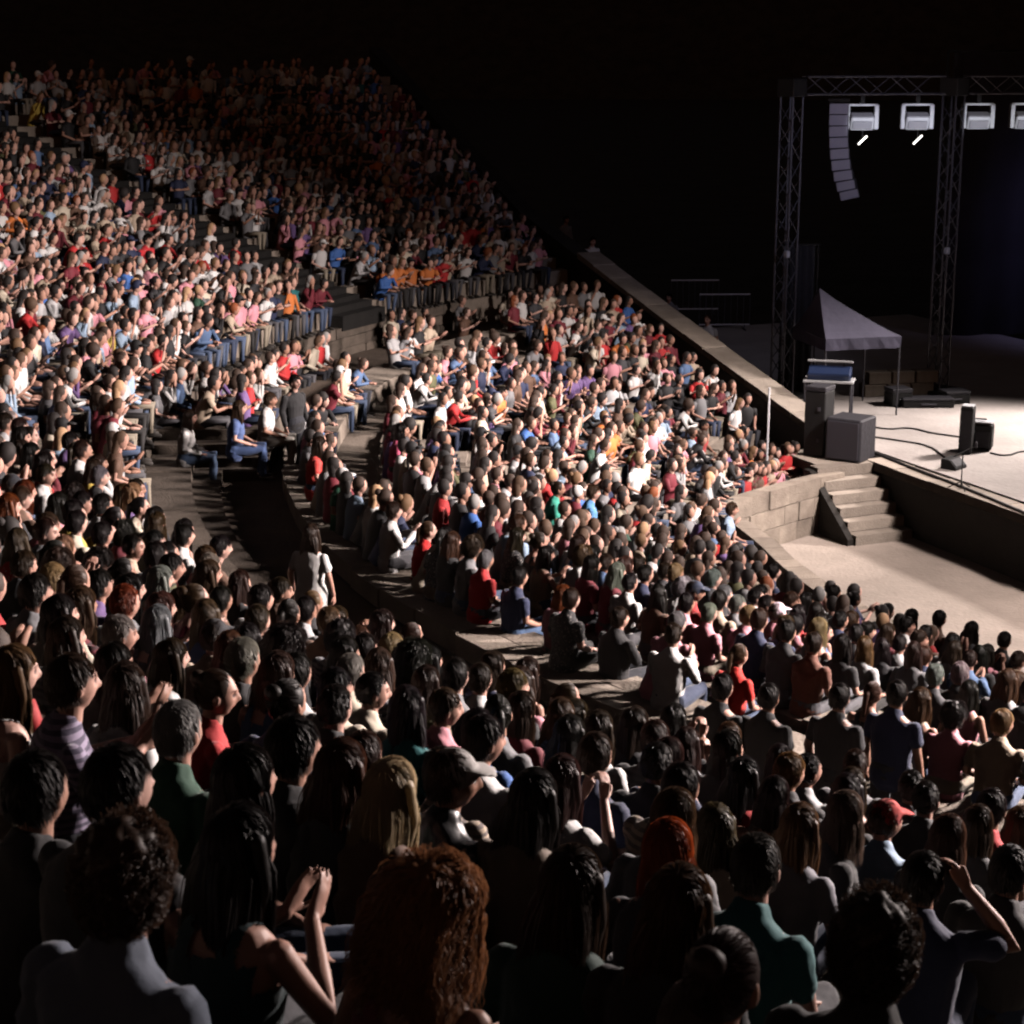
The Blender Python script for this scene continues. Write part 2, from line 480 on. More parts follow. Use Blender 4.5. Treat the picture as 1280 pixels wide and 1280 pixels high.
# end wall of the seating (far side) with its coping stones, falling towards the stage corner
def zsurf(R):
    if R < 21.6: return 1.0 + 0.3125 * (R - 14.2)
    if R < 24.2: return 3.0
    return 3.6 + 0.3625 * (R - 24.3)
endw = thing("end_wall", "long sloping shade-dark stone wall with pale coping at the end of the seats", "wall")
us = [-(9.6 + 0.98 * k) for k in range(31)]
COPING_END = 13
def wz(u):
    R = math.hypot(u, CHORD)
    return max(1.42 + 0.24 * (R - 13.0), zsurf(R) + 0.15 if R > 24 else 0)
v, f = [], []
for u in us:
    for (vv, z) in ((-0.18, -0.05), (0.30, -0.05), (0.30, wz(u)), (-0.18, wz(u))):
        v.append(tuple(stage(u, vv, z)))
for k in range(len(us) - 1):
    a = 4 * k
    for q in range(4):
        q2 = (q + 1) % 4
        f.append((a + q, a + 4 + q, a + 4 + q2, a + q2))
f += [(0, 1, 2, 3)]
link("wall_face", me_from("wall_face", v, f, M_SHADEWALL), endw)
for k in range(COPING_END):
    u0, u1 = us[k] - 0.012, us[k + 1] + 0.012
    d = RNG.uniform(-0.015, 0.015)
    v = []
    for u in (u0, u1):
        for (vv, z) in ((-0.26, wz(u) + 0.003), (0.38, wz(u) + 0.003), (0.38, wz(u) + 0.15 + d), (-0.26, wz(u) + 0.15 + d)):
            v.append(tuple(stage(u, vv, z)))
    f = [(q, (q + 1) % 4, 4 + (q + 1) % 4, 4 + q) for q in range(4)] + [(3, 2, 1, 0), (4, 5, 6, 7)]
    link("coping_stone", me_from("coping_stone", v, f, M_SLAB), endw)

# ------------------------------------------------------------------ the stage
def prism_uv(u0, u1, v0, v1, z0, z1):
    v = []
    for z in (z0, z1):
        for (u, w) in ((u0, v0), (u1, v0), (u1, v1), (u0, v1)):
            v.append(tuple(stage(u, w, z)))
    return v, [(0, 3, 2, 1), (4, 5, 6, 7), (0, 1, 5, 4), (1, 2, 6, 5), (2, 3, 7, 6), (3, 0, 4, 7)]
def uv_part(name, parent, m, *a):
    v, f = prism_uv(*a)
    return link(name, me_from(name, v, f, m), parent)
st = thing("stage", "raised stone stage with a dark front wall and a lit pale floor", "stage")
uv_part("floor", st, M_DECK, -26, 16, 0.62, 13, -0.03, STAGE_Z)
u = -8.98
while u < 16:
    w = RNG.uniform(0.9, 1.2)
    uv_part("kerb_stone", st, M_SLAB, u, u + w - 0.012, -0.06, 0.46, STAGE_Z - 0.16, STAGE_Z + 0.012 + RNG.uniform(-.006, .006))
    u += w
uv_part("front_wall", st, M_SHADEWALL, -9.6, 16, 0.0, 0.6, -0.03, STAGE_Z - 0.163)
uv_part("gutter", st, M_CABLE, -9.6, 16, 0.47, 0.61, STAGE_Z - 0.3, STAGE_Z - 0.05)
# stairs from the orchestra up to the stage corner
ss = thing("stage_stairs", "six pale stone steps rising from the orchestra floor to the stage corner", "stairs")
for k in range(6):
    u1 = -7.25 - 0.29 * k
    uv_part("step", ss, M_SLAB, -9.0, u1 + RNG.uniform(-.01, .01), -1.38, -0.065, STAGE_Z / 6 * k + (0.0 if k else -0.02), STAGE_Z / 6 * (k + 1) - (0.012 if k < 5 else 0))
uv_part("landing_slab", ss, M_SLAB, -10.4, -9.004, -1.2, -0.20, STAGE_Z - 0.2, STAGE_Z - 0.01)
v = [tuple(stage(u_, w_, z_)) for w_ in (-1.53, -1.385) for u_, z_ in ((-9.0, -0.02), (-7.3, -0.02), (-7.3, 0.12), (-8.75, STAGE_Z - 0.06), (-9.0, STAGE_Z - 0.06))]
link("side_wall", me_from("side_wall", v, [(4, 3, 2, 1, 0), (5, 6, 7, 8, 9)] + [(k, (k + 1) % 5, 5 + (k + 1) % 5, 5 + k) for k in range(5)], M_SHADEWALL), ss)

# lattice truss pieces
def tower(label, base, h, w=0.36, tilt=0.0, bay=0.42):
    t = thing("truss_tower", label, "truss", tuple(base), STAGE_ROT + 0.35, group="aluminium lattice towers of the stage rig")
    c = [(-w / 2, -w / 2), (w / 2, -w / 2), (w / 2, w / 2), (-w / 2, w / 2)]
    for (x, y) in c: rod("chord", (x, y, 0.1), (x, y, h), 0.028, M_ALU, t)
    nb = int((h - 0.1) / bay)
    for b in range(nb):
        z0, z1 = 0.12 + b * bay, 0.12 + (b + 1) * bay
        for q in range(4):
            p0, p1 = c[q], c[(q + 1) % 4]
            if b % 2: p0, p1 = p1, p0
            rod("brace", (*p0, z0), (*p1, z1), 0.014, M_ALU, t)
    link("base_plate", bevel_box("base_plate", 1.0, 1.0, 0.1, M_BLACK, 0.015), t)
    link("head_block", bevel_box("head_block", 0.5, 0.5, 0.42, M_BLACK, 0.02), t, (0, 0, h))
    link("hoist", bevel_box("hoist", 0.12, 0.12, 0.16, M_WHITE, 0.02), t, (w / 2 + 0.03, -w / 2 - 0.06, h * 0.48))
    return t
def beam(label, p, q, w=0.4, bay=0.5):
    p, q = Vector(p), Vector(q)
    t = thing("truss_beam", label, "truss", tuple(p), math.atan2(q.y - p.y, q.x - p.x), group="lattice beams of the stage rig")
    L = (q - p).xy.length
    c = [(-w / 2, -w / 2), (w / 2, -w / 2), (w / 2, w / 2), (-w / 2, w / 2)]
    for (y, z) in c: rod("chord", (0.3, y, z), (L - 0.3, y, z), 0.026, M_ALU, t)
    for b in range(int((L - 0.6) / bay)):
        x0, x1 = 0.3 + b * bay, 0.3 + (b + 1) * bay
        for q_ in range(4):
            p0, p1 = c[q_], c[(q_ + 1) % 4]
            if b % 2: p0, p1 = p1, p0
            rod("brace", (x0, *p0), (x1, *p1), 0.013, M_ALU, t)
    return t
TOP = 8.55
b1 = at(976, 497, STAGE_Z); b2 = at(1171, 490, STAGE_Z)
T1 = Vector(b1); T2 = Vector(b2)
tower("far lattice tower standing nearest the end wall of the seats", T1, TOP - STAGE_Z - 0.25)
tower("lattice tower on the stage floor behind the guitar amplifier", T2, TOP - STAGE_Z - 0.25)
D12 = (T2 - T1); D12.z = 0
T3 = T2 + D12 * 1.6
tower("lattice tower at the right end of the long stage beam", T3, TOP - STAGE_Z - 0.25)
zb = Vector((0, 0, TOP - STAGE_Z))
beam("dark lattice beam between the two visible towers", T1 + zb, T2 + zb)
beam("lattice beam running on to the right from the second tower", T2 + zb, T3 + zb)
F1 = Vector((12.0, 34.0, STAGE_Z)); F2 = Vector((17.6, 15.6, STAGE_Z)); FZ = Vector((0, 0, 10.9 - STAGE_Z))
tower("lattice tower standing outside the right edge by the stage front", F1 + Vector((0.6, 0.4, 0)), 10.65 - STAGE_Z)
tower("lattice tower at the camera end of the stage front", F2 + Vector((0.6, 0.0, 0)), 10.65 - STAGE_Z)
beam("front lattice beam carrying the lights aimed at the audience", F1 + FZ, F2 + FZ)

# stage lights
def stage_light(label, loc, rot, lit=True, tilt=-0.5, glow=0.0):
    t = thing("stage_light", label, "stage light", tuple(loc), rot, group="white stage lights hung from the beams")
    link("clamp", bevel_box("clamp", 0.1, 0.12, 0.22, M_BLACK, 0.01), t, (0, 0, -0.22))
    link("yoke_bar", bevel_box("yoke_bar", 0.72, 0.10, 0.05, M_WHITE, 0.01), t, (0, 0, -0.27))
    for s in (-1, 1):
        link("yoke_arm", bevel_box("yoke_arm", 0.10, 0.16, 0.56, M_WHITE, 0.012), t, (s * 0.335, 0, -0.80))
    h = link("housing", bevel_box("housing", 0.56, 0.30, 0.34, M_WHITE, 0.05, False, 2), t, (0, 0, -0.62), (tilt, 0, 0))
    link("lens", bevel_box("lens", 0.44, 0.03, 0.2, M_LENS if lit else M_PALE, 0.008, False), h, (0, -0.162, -0.02))
    for k in range(4):
        link("cooling_fin", bevel_box("cooling_fin", 0.5, 0.012, 0.26, M_CASE, 0, False), h, (0, 0.165 + 0.02 * k, 0))
    return t
ux = D12.normalized()
rotb = math.atan2(D12.y, D12.x)
def on_beam(px, z):            # where the pixel column px meets the vertical plane of the beam
    r = ray(px, 148)
    A = np.array([[r[0], -ux.x], [r[1], -ux.y]])
    s, k = np.linalg.solve(A, np.array([T1.x, T1.y]))
    return T1 + ux * k + Vector((0, 0, z - STAGE_Z))
LIGHT_LABEL = ["white stage light hanging beside the long curved loudspeaker", "white stage light hanging just left of the second lattice tower",
               "white stage light hanging just right of the second lattice tower", "white stage light cut by the right edge of the photo"]
for px, lb in zip((1077, 1146, 1222, 1282), LIGHT_LABEL):
    p = on_beam(px, TOP - 0.2)
    stage_light(lb, p, rotb - 0.12 + RNG.uniform(-0.1, 0.1), lit=False, tilt=0.45)
    pl_ = bpy.data.lights.new("added_fixture_fill", 'SPOT'); pl_.energy = 150; pl_.color = (0.9, 0.92, 1.0); pl_.spot_size = math.radians(24); pl_.spot_blend = 0.6; pl_.shadow_soft_size = 0.05
    po = bpy.data.objects.new("added_fixture_fill", pl_); COL.objects.link(po); po.location = p + Vector((0.5, -2.6, -1.3)); aim(po, p + Vector((0, 0, -0.6)))  # unseen spot added in front to brighten the white housing
lens_glint = None  # lens glints of the lights above, added as glowing bars
for px, py, lb in ((1079, 171, "small glowing bar for the lens glint below the light next to the loudspeaker"), (1148, 172, "small glowing bar for the lens glint below the light near the second tower")):
    p = on_beam(px, TOP - 1.25)
    t = thing("glint_bar", lb, "glint bar", tuple(p), rotb, group="glowing bars for lens glints under the beam")
    link("hanger", bevel_box("hanger", 0.02, 0.02, 0.42, M_BLACK, 0), t)
    link("casing", bevel_box("casing", 0.34, 0.08, 0.07, M_BLACK, 0.01, False), t, (0, 0.03, 0), (0, -0.75, 0))
    link("tube", bevel_box("tube", 0.28, 0.03, 0.03, M_LENS, 0.005, False), t, (0, -0.03, 0), (0, -0.75, 0))
for k, lb in enumerate(("white stage light at the far end of the front beam", "white stage light in the middle of the front beam", "white stage light at the near end of the front beam")):
    stage_light(lb, F1.lerp(F2, 0.15 + 0.35 * k) + FZ + Vector((0, 0, -0.2)), math.radians(-62), True, 0.4)

# hanging line array of loudspeakers
pa = on_beam(1048, TOP - 0.25)
arr = thing("line_array", "long curved column of grey loudspeakers hanging from the beam", "loudspeaker", tuple(pa), rotb - 0.35)
link("hanging_frame", bevel_box("hanging_frame", 0.5, 0.4, 0.08, M_BLACK, 0.01), arr, (0, 0, -0.12))
yy, zz, ang = 0.0, -0.14, 0.0
cab = bevel_box("cabinet", 0.46, 0.42, 0.24, M_CASE, 0.015, False)
gri = bevel_box("grille", 0.42, 0.02, 0.235, M_ARRAY, 0.004, False)
for k in range(9):
    ang += 0.018 + 0.014 * k
    zz -= 0.25 * math.cos(ang) ; yy += 0.25 * math.sin(ang) * -0.35
    c = link("cabinet", cab, arr, (0.06 * math.sin(ang) * k, -yy, zz + 0.12), (ang * 0.9, ang * -0.35, 0))
    link("grille", gri, c, (0, -0.215, 0))

# canopy tent with the monitor desk under it
tp = Vector(at(1052, 535, STAGE_Z)); 
tp = Vector(at(1054, 512, STAGE_Z))
tent = thing("canopy_tent", "pale pointed canopy tent standing over the desk at the stage corner", "tent", tuple(tp), 0.25)
hw, zt = 0.92, 1.82
v = [(-hw, -hw, zt), (hw, -hw, zt), (hw, hw, zt), (-hw, hw, zt), (-0.5, 0, zt + 1.0)]
vv, ff = [], []
N = 6                       # rings of the square pyramid, then its peak
for i in range(N):
    d = 1 - i / N
    for q in range(24):
        e, k = divmod(q, 6); t_ = -1 + k / 3
        a, b = ((t_, -1), (1, t_), (-t_, 1), (-1, -t_))[e]
        vv.append((a * d * hw - 0.72 * (1 - d), b * d * hw, zt + 1.0 * (1 - d) ** 1.12))
vv.append((-0.72, 0, zt + 1.03))
for i in range(N - 1):
    for q in range(24): ff.append((24 * i + q, 24 * i + (q + 1) % 24, 24 * i + 24 + (q + 1) % 24, 24 * i + 24 + q))
for q in range(24): ff.append((24 * (N - 1) + q, 24 * (N - 1) + (q + 1) % 24, 24 * N))
ro = me_from("roof", vv, ff, M_CANOPY)
r_ = link("roof", ro, tent); sm = r_.modifiers.new("thickness", 'SOLIDIFY'); sm.thickness = 0.01
for (x0, y0, x1, y1) in ((-hw, -hw, hw, -hw), (hw, -hw, hw, hw), (hw, hw, -hw, hw), (-hw, hw, -hw, -hw)):
    n_ = 10; vv, ff = [], []
    for k in range(n_ + 1):
        s = k / n_; x, y = x0 + (x1 - x0) * s, y0 + (y1 - y0) * s
        nx, ny = (y1 - y0) / (2 * hw), -(x1 - x0) / (2 * hw)
        wv = 0.015 * math.sin(k * 1.7)
        for dz_ in (0.0, -0.26): vv.append((x + nx * (0.012 + wv * (dz_ < 0)), y + ny * (0.012 + wv * (dz_ < 0)), zt + dz_))
    for k in range(n_): ff.append((2 * k, 2 * k + 2, 2 * k + 3, 2 * k + 1))
    link("valance", me_from("valance", vv, ff, M_CANOPY), tent)
for (x, y) in ((-hw, -hw), (hw, -hw), (hw, hw), (-hw, hw)):
    rod("leg", (x * 0.98, y * 0.98, 0), (x * 0.98, y * 0.98, zt), 0.022, M_ALU, tent)
dp = Vector(at(1034, 532, STAGE_Z))
desk = thing("mixing_desk", "white topped table with a dark blue mixing desk under the canopy", "mixing desk", tuple(dp), STAGE_ROT + 0.9)
link("table_top", bevel_box("table_top", 1.1, 0.6, 0.05, M_TABLE, 0.01), desk, (0, 0, 1.0))
for (x, y) in ((-0.5, -0.25), (0.5, -0.25), (0.5, 0.25), (-0.5, 0.25)): rod("leg", (x, y, 0), (x, y, 1.0), 0.025, M_ALU, desk)
link("console", bevel_box("console", 0.95, 0.42, 0.2, M_BLUE, 0.03, False), desk, (0, 0, 1.17), (0.35, 0, 0))
link("screen_edge", bevel_box("screen_edge", 1.0, 0.06, 0.05, M_TABLE, 0.01, False), desk, (0, 0.16, 1.42))
rod("screen_post", (-0.3, 0.16, 1.05), (-0.3, 0.16, 1.42), 0.015, M_BLACK, desk); rod("screen_post", (0.3, 0.16, 1.05), (0.3, 0.16, 1.42), 0.015, M_BLACK, desk)

# loudspeaker stack on the stage corner
sp = Vector(at(1062, 573, STAGE_Z))
sub = thing("subwoofer", "big grey bass loudspeaker box standing at the stage corner", "loudspeaker", tuple(sp), STAGE_ROT + 0.55)
link("cabinet", bevel_box("cabinet", 0.78, 0.75, 0.88, M_CASE, 0.03), sub)
link("grille", bevel_box("grille", 0.70, 0.02, 0.78, M_GRILLE, 0.01), sub, (0, -0.386, 0.05))
link("handle", bevel_box("handle", 0.02, 0.2, 0.06, M_BLACK, 0.008, False), sub, (-0.397, 0, 0.5))
sp2 = Vector(at(1022, 568, STAGE_Z))
rack = thing("flight_case", "tall black flight case standing left of the bass loudspeaker", "case", tuple(sp2), STAGE_ROT + 0.6)
link("case_body", bevel_box("case_body", 0.45, 0.5, 1.35, M_BLACK, 0.02), rack)
link("lid", bevel_box("lid", 0.46, 0.51, 0.1, M_CASE, 0.015), rack, (0, 0, 1.355))
for z in (0.35, 1.0): link("latch", bevel_box("latch", 0.06, 0.015, 0.08, M_ALU, 0.004, False), rack, (0.1, -0.262, z))
# black drape beside the far tower
dr = Vector(at(992, 500, STAGE_Z)) + Vector((0.15, 0.6, 0))
vv, ff = [], []
for k in range(15):
    x = -0.35 + 0.7 * k / 14
    for z in (0.0, 3.6): vv.append((x, 0.05 * math.sin(k * 1.9), z))
for k in range(14): ff.append((2 * k, 2 * k + 2, 2 * k + 3, 2 * k + 1))
dt = thing("black_drape", "black drape hanging on a rail beside the far lattice tower", "drape", tuple(dr), 0.15)
c_ = link("cloth", me_from("cloth", vv, ff, M_DRAPE, True), dt)
sm = c_.modifiers.new("thickness", 'SOLIDIFY'); sm.thickness = 0.008
rod("rail", (-0.45, 0, 3.62), (0.45, 0, 3.62), 0.02, M_BLACK, dt); rod("post", (-0.43, 0.08, 0), (-0.43, 0.08, 3.62), 0.02, M_BLACK, dt); rod("post", (0.43, 0.08, 0), (0.43, 0.08, 3.62), 0.02, M_BLACK, dt)

# amplifier on the stage with stand and microphone
ap = Vector(at(1224, 562, STAGE_Z))
amp = thing("guitar_amplifier", "black amplifier with a pale top standing alone on the lit stage", "amplifier", tuple(ap), STAGE_ROT + 0.75)
link("cabinet", bevel_box("cabinet", 0.52, 0.32, 0.52, M_BLACK, 0.03), amp, (0, 0, 0.04))
link("grille", bevel_box("grille", 0.46, 0.02, 0.34, M_CASE, 0.01), amp, (0, -0.168, 0.08))
link("control_panel", bevel_box("control_panel", 0.50, 0.3, 0.05, M_WHITE, 0.012), amp, (0, 0, 0.565))
link("handle", bevel_box("handle", 0.24, 0.04, 0.03, M_BLACK, 0.01), amp, (0, 0, 0.64))
for s in (-1, 1): link("foot", bevel_box("foot", 0.06, 0.3, 0.04, M_CABLE, 0.005), amp, (s * 0.2, 0, 0))
kp = Vector(at(1207, 566, STAGE_Z))
cab2 = thing("speaker_cabinet", "narrow tall black speaker cabinet left of the amplifier", "loudspeaker", tuple(kp), STAGE_ROT + 0.75)
link("cabinet", bevel_box("cabinet", 0.26, 0.34, 0.98, M_BLACK, 0.02), cab2)
link("top_plate", bevel_box("top_plate", 0.24, 0.30, 0.03, M_WHITE, 0.008), cab2, (0, 0, 0.982))
link("grille", bevel_box("grille", 0.22, 0.015, 0.85, M_CASE, 0.005), cab2, (0, -0.178, 0.06))
mp = Vector(at(1201, 612, STAGE_Z))
mic = thing("microphone_stand", "thin black microphone stand in front of the speaker cabinet", "microphone stand", tuple(mp), 0.3)
rod("pole", (0, 0, 0.03), (0, 0, 0.72), 0.014, M_BLACK, mic)
for k in range(3):
    a = 2 * PI * k / 3 + 0.3
    rod("leg", (0, 0, 0.16), (0.26 * math.cos(a), 0.26 * math.sin(a), 0.012), 0.011, M_BLACK, mic)
rod("boom", (-0.2, 0, 0.66), (0.3, 0.1, 0.8), 0.01, M_BLACK, mic)
link("microphone", bevel_box("microphone", 0.06, 0.06, 0.14, M_CASE, 0.025), mic, (0.33, 0.1, 0.76))
wp = Vector(at(1192, 585, STAGE_Z))
wg = thing("floor_monitor", "low black wedge monitor lying on the stage by the microphone stand", "loudspeaker", tuple(wp), STAGE_ROT + 2.0)
vv = [(-.22, -.17, 0), (.22, -.17, 0), (.22, .17, 0), (-.22, .17, 0), (-.22, .0, .2), (.22, .0, .2), (.22, .17, .2), (-.22, .17, .2), (-.22, -.17, .05), (.22, -.17, .05)]
ff = [(0, 3, 2, 1), (4, 5, 6, 7), (8, 9, 5, 4), (0, 1, 9, 8), (2, 3, 7, 6), (0, 8, 4, 7, 3), (1, 2, 6, 5, 9)]
link("wedge_body", me_from("wedge_body", vv, ff, M_BLACK), wg)
gm = link("grille", bevel_box("grille", 0.38, 0.18, 0.012, M_CASE, 0.003, False), wg, (0, -0.09, 0.134), (math.atan2(.15, .17), 0, 0))
# ballast and cases round the second tower
for px, py, sx, sy, sz, lb in ((1122, 506, 0.5, 0.5, 0.42, "low black case left of the second lattice tower"), (1158, 508, 1.2, 0.45, 0.22, "long flat black ballast case at the foot of the second tower"),
                               (1192, 503, 0.6, 0.5, 0.3, "small black case right of the second tower's foot")):
    p = Vector(at(px, py, STAGE_Z))
    t = thing("equipment_case", lb, "case", tuple(p), rotb + RNG.uniform(-.2, .2), group="black equipment cases at the tower foot")
    link("case_body", bevel_box("case_body", sx, sy, sz * 0.75, M_BLACK, 0.015), t)
    link("lid", bevel_box("lid", sx + .01, sy + .01, sz * 0.24, M_CASE, 0.012), t, (0, 0, sz * 0.755))
    link("handle", bevel_box("handle", sx * .3, 0.02, 0.04, M_ALU, 0.005, False), t, (0, -sy / 2 - 0.012, sz * 0.4))
# low ruin wall at the back of the stage floor
lw = thing("low_stone_wall", "low pale stone wall stub left of the second tower", "wall", tuple(Vector(at(1125, 498, STAGE_Z)) + Vector((0, .5, 0))), rotb)
for c in range(2):
    for k in range(3):
        link("stone_block", bevel_box("stone_block", 0.56, 0.4, 0.29, M_BLOCK, 0.015), lw, (-0.6 + 0.6 * k + 0.1 * c, 0, 0.3 * c))
# cables on the stage floor
def cable(label, pix, z, r=0.018):
    pts = [Vector(at(x, y, z)) for x, y in pix]
    cu = bpy.data.curves.new("cable", 'CURVE'); cu.dimensions = '3D'; cu.bevel_depth = r; cu.bevel_resolution = 1; cu.resolution_u = 4
    s = cu.splines.new('BEZIER'); s.bezier_points.add(len(pts) - 1)
    for b_, p in zip(s.bezier_points, pts):
        b_.co = p; b_.handle_left_type = b_.handle_right_type = 'AUTO'
    cu.materials.append(M_CABLE)
    tmp = bpy.data.objects.new("tmp", cu); COL.objects.link(tmp)
    dg = bpy.context.evaluated_depsgraph_get()
    me = bpy.data.meshes.new_from_object(tmp.evaluated_get(dg), depsgraph=dg)
    bpy.data.objects.remove(tmp)
    me.materials.clear(); me.materials.append(M_CABLE)
    o = link("cable", me)
    o['label'] = label; o['category'] = "cable"; o['group'] = "black cables lying on the stage floor"
cable("black cable crossing the stage floor behind the bass loudspeaker", [(1085, 532), (1110, 536), (1135, 535), (1165, 541), (1200, 546)], STAGE_Z + 0.02)
cable("black cable nearer the edge running from the bass loudspeaker to the wedge", [(1085, 545), (1120, 550), (1155, 556), (1180, 571), (1192, 580)], STAGE_Z + 0.02)
cable("black cable running from the amplifier to the right edge of the photo", [(1238, 566), (1255, 569), (1280, 564), (1310, 566)], STAGE_Z + 0.02)
cable("thick black cable lying along the inside of the stage kerb", [(1082, 562), (1140, 585), (1200, 608), (1270, 637), (1330, 662)], STAGE_Z + 0.03, 0.035)
# cloth added behind the stage; its blue wash stands for haze
bk0 = T2 + Vector((3.0, 9.0, 0))
bdp = thing("haze_cloth", "added dark cloth behind the stage carrying the blue haze glow", "haze cloth", tuple(bk0), rotb)
vv, ff = [], []
for k in range(61):
    x = 0.25 * k - 1
    for z in (0.0, 8.0): vv.append((x, 0.1 * math.sin(k * 1.3), z))
for k in range(60): ff.append((2 * k, 2 * k + 2, 2 * k + 3, 2 * k + 1))
c_ = link("cloth", me_from("cloth", vv, ff, simple("haze_cloth_fabric", (0.03, 0.03, 0.042), 0.95, 0, 0.4, 0.6), True), bdp)
c_.modifiers.new("thickness", 'SOLIDIFY').thickness = 0.01
rod("rail", (-1.2, 0, 8.03), (14.3, 0, 8.03), 0.04, M_BLACK, bdp)
for x in (-1.1, 6.5, 14.2): rod("post", (x, 0.2, 0), (x, 0.2, 8.0), 0.04, M_BLACK, bdp)
# pole at the foot of the end wall
pp = Vector(at(958, 590, 1.0))
# steel barrier and cases behind the end wall
for px, py, lb in ((868, 392, "steel barrier standing in the dark behind the end wall"), (905, 412, "second steel barrier, nearer the far lattice tower")):
    bp_ = Vector(at(px, py, STAGE_Z))
    bt = thing("crowd_barrier", lb, "barrier", tuple(bp_), 0.12 + RNG.uniform(-.1, .1), group="steel barriers behind the end wall")
    for z in (0.15, 1.05): rod("rail", (-0.75, 0, z), (0.75, 0, z), 0.022, M_WHITE, bt)
    for k in range(9): rod("bar", (-0.75 + 0.1875 * k, 0, 0.15), (-0.75 + 0.1875 * k, 0, 1.05), 0.009, M_ALU, bt)
    for q in (-0.6, 0.6): rod("foot", (q, -0.3, 0.02), (q, 0.3, 0.02), 0.02, M_ALU, bt); rod("post", (q, 0, 0.02), (q, 0, 0.15), 0.02, M_ALU, bt)
pole = thing("marker_pole", "thin white pole standing at the foot of the end wall", "pole", tuple(pp))
rod("shaft", (0, 0, 0), (0, 0, 1.75), 0.025, M_WHITE, pole); link("foot", bevel_box("foot", 0.3, 0.3, 0.05, M_BLACK, 0.01), pole)

# ------------------------------------------------------------------ people: shapes
def tube(P, R, seg=10, caps=2, power=2.0):
    """closed loft through the points P; R holds (rx, ry) or one radius per point"""
    P = [np.array(p, float) for p in P]
    R = [(r, r) if np.isscalar(r) else r for r in R]
    T = []
    for i in range(len(P)):
        a = P[max(i - 1, 0)]; b = P[min(i + 1, len(P) - 1)]
        d = b - a; T.append(d / (np.linalg.norm(d) + 1e-9))
    pts, rad, tan = list(P), list(R), list(T)
    if caps == 2:
        pts = [P[0] - T[0] * R[0][1] * 0.55] + pts + [P[-1] + T[-1] * R[-1][1] * 0.55]
        rad = [(R[0][0] * .72, R[0][1] * .72)] + rad + [(R[-1][0] * .72, R[-1][1] * .72)]
        tan = [T[0]] + tan + [T[-1]]
    V, Fc = [], []
    ref = np.array([1.0, 0, 0])
    if abs(tan[0] @ ref) > 0.9: ref = np.array([0, 0, 1.0])
    for p, r, t in zip(pts, rad, tan):
        u = ref - t * (ref @ t); u /= np.linalg.norm(u) + 1e-9
        w = np.cross(t, u)
        for k in range(seg):
            a = 2 * PI * k / seg
            c, s = math.cos(a), math.sin(a)
            c = math.copysign(abs(c) ** (2 / power), c); s = math.copysign(abs(s) ** (2 / power), s)
            V.append(p + u * (r[0] * c) + w * (r[1] * s))
        ref = u
    n = len(pts)
    for i in range(n - 1):
        for k in range(seg):
            k2 = (k + 1) % seg
            Fc.append((i * seg + k, i * seg + k2, (i + 1) * seg + k2, (i + 1) * seg + k))
    ext = 0.35 if caps == 2 else 0.5
    V.append(pts[0] - tan[0] * rad[0][1] * ext); V.append(pts[-1] + tan[-1] * rad[-1][1] * ext)
    a, b = len(V) - 2, len(V) - 1
    for k in range(seg):
        k2 = (k + 1) % seg
        Fc.append((a, k2, k)); Fc.append((b, (n - 1) * seg + k, (n - 1) * seg + k2))
    return np.array(V), Fc

def ellipsoid(c, r, nu=12, nv=8, rot=None, shape=None):
    V, Fc = [], []
    for j in range(nv + 1):
        th = PI * j / nv
        for i in range(nu):
            a = 2 * PI * i / nu
            d = np.array([math.sin(th) * math.cos(a), math.sin(th) * math.sin(a), math.cos(th)])
            p = d * np.array(r)
            if shape: p = shape(p, d)
            V.append(p)
    for j in range(nv):
        for i in range(nu):
            i2 = (i + 1) % nu
            if j == 0: Fc.append((0, nu + i, nu + i2)) if False else Fc.append((j * nu + i, (j + 1) * nu + i, (j + 1) * nu + i2))
            elif j == nv - 1: Fc.append((j * nu + i, (j + 1) * nu + i, j * nu + i2))
            else: Fc.append((j * nu + i, (j + 1) * nu + i, (j + 1) * nu + i2, j * nu + i2))
    V = np.array(V)
    # poles: weld by reuse
    remap = {i: 0 for i in range(nu)}; remap.update({nv * nu + i: nv * nu for i in range(nu)})
    Fc = [tuple(remap.get(q, q) for q in fc) for fc in Fc]
    if rot is not None: V = V @ np.array(rot).T
    return V + np.array(c), Fc

def head_shape(p, d):
    x, y, z = p
    if z < -0.015:
        t = min(1, (-0.015 - z) / 0.10)
        x *= 1 - 0.38 * t * t
        if y < 0: y *= 1 - 0.55 * t
        else: y *= 1 - 0.10 * t
    g = lambda cx, cz, s, sz: math.exp(-((x - cx) / s) ** 2 - ((z - cz) / sz) ** 2)
    if y > 0.02:
        f = min(1, (y - 0.02) / 0.04)
        y += f * (0.024 * g(0, -0.022, 0.011, 0.020) + 0.012 * g(0, 0.0, 0.010, 0.025)       # nose
                  + 0.006 * g(0, 0.032, 0.05, 0.012)                                            # brow
                  - 0.012 * (g(0.032, 0.010, 0.016, 0.012) + g(-0.032, 0.010, 0.016, 0.012))    # sockets
                  + 0.007 * g(0, -0.060, 0.022, 0.008) - 0.004 * g(0, -0.075, 0.02, 0.006)     # lips
                  + 0.009 * g(0, -0.098, 0.022, 0.016)                                          # chin
                  + 0.004 * (g(0.045, -0.025, 0.018, 0.018) + g(-0.045, -0.025, 0.018, 0.018)))
    return np.array([x, y, z])

def rotx(a):
    c, s = math.cos(a), math.sin(a); return np.array([[1, 0, 0], [0, c, -s], [0, s, c]])
def rotz(a):
    c, s = math.cos(a), math.sin(a); return np.array([[c, -s, 0], [s, c, 0], [0, 0, 1]])
def roty(a):
    c, s = math.cos(a), math.sin(a); return np.array([[c, 0, s], [0, 1, 0], [-s, 0, c]])

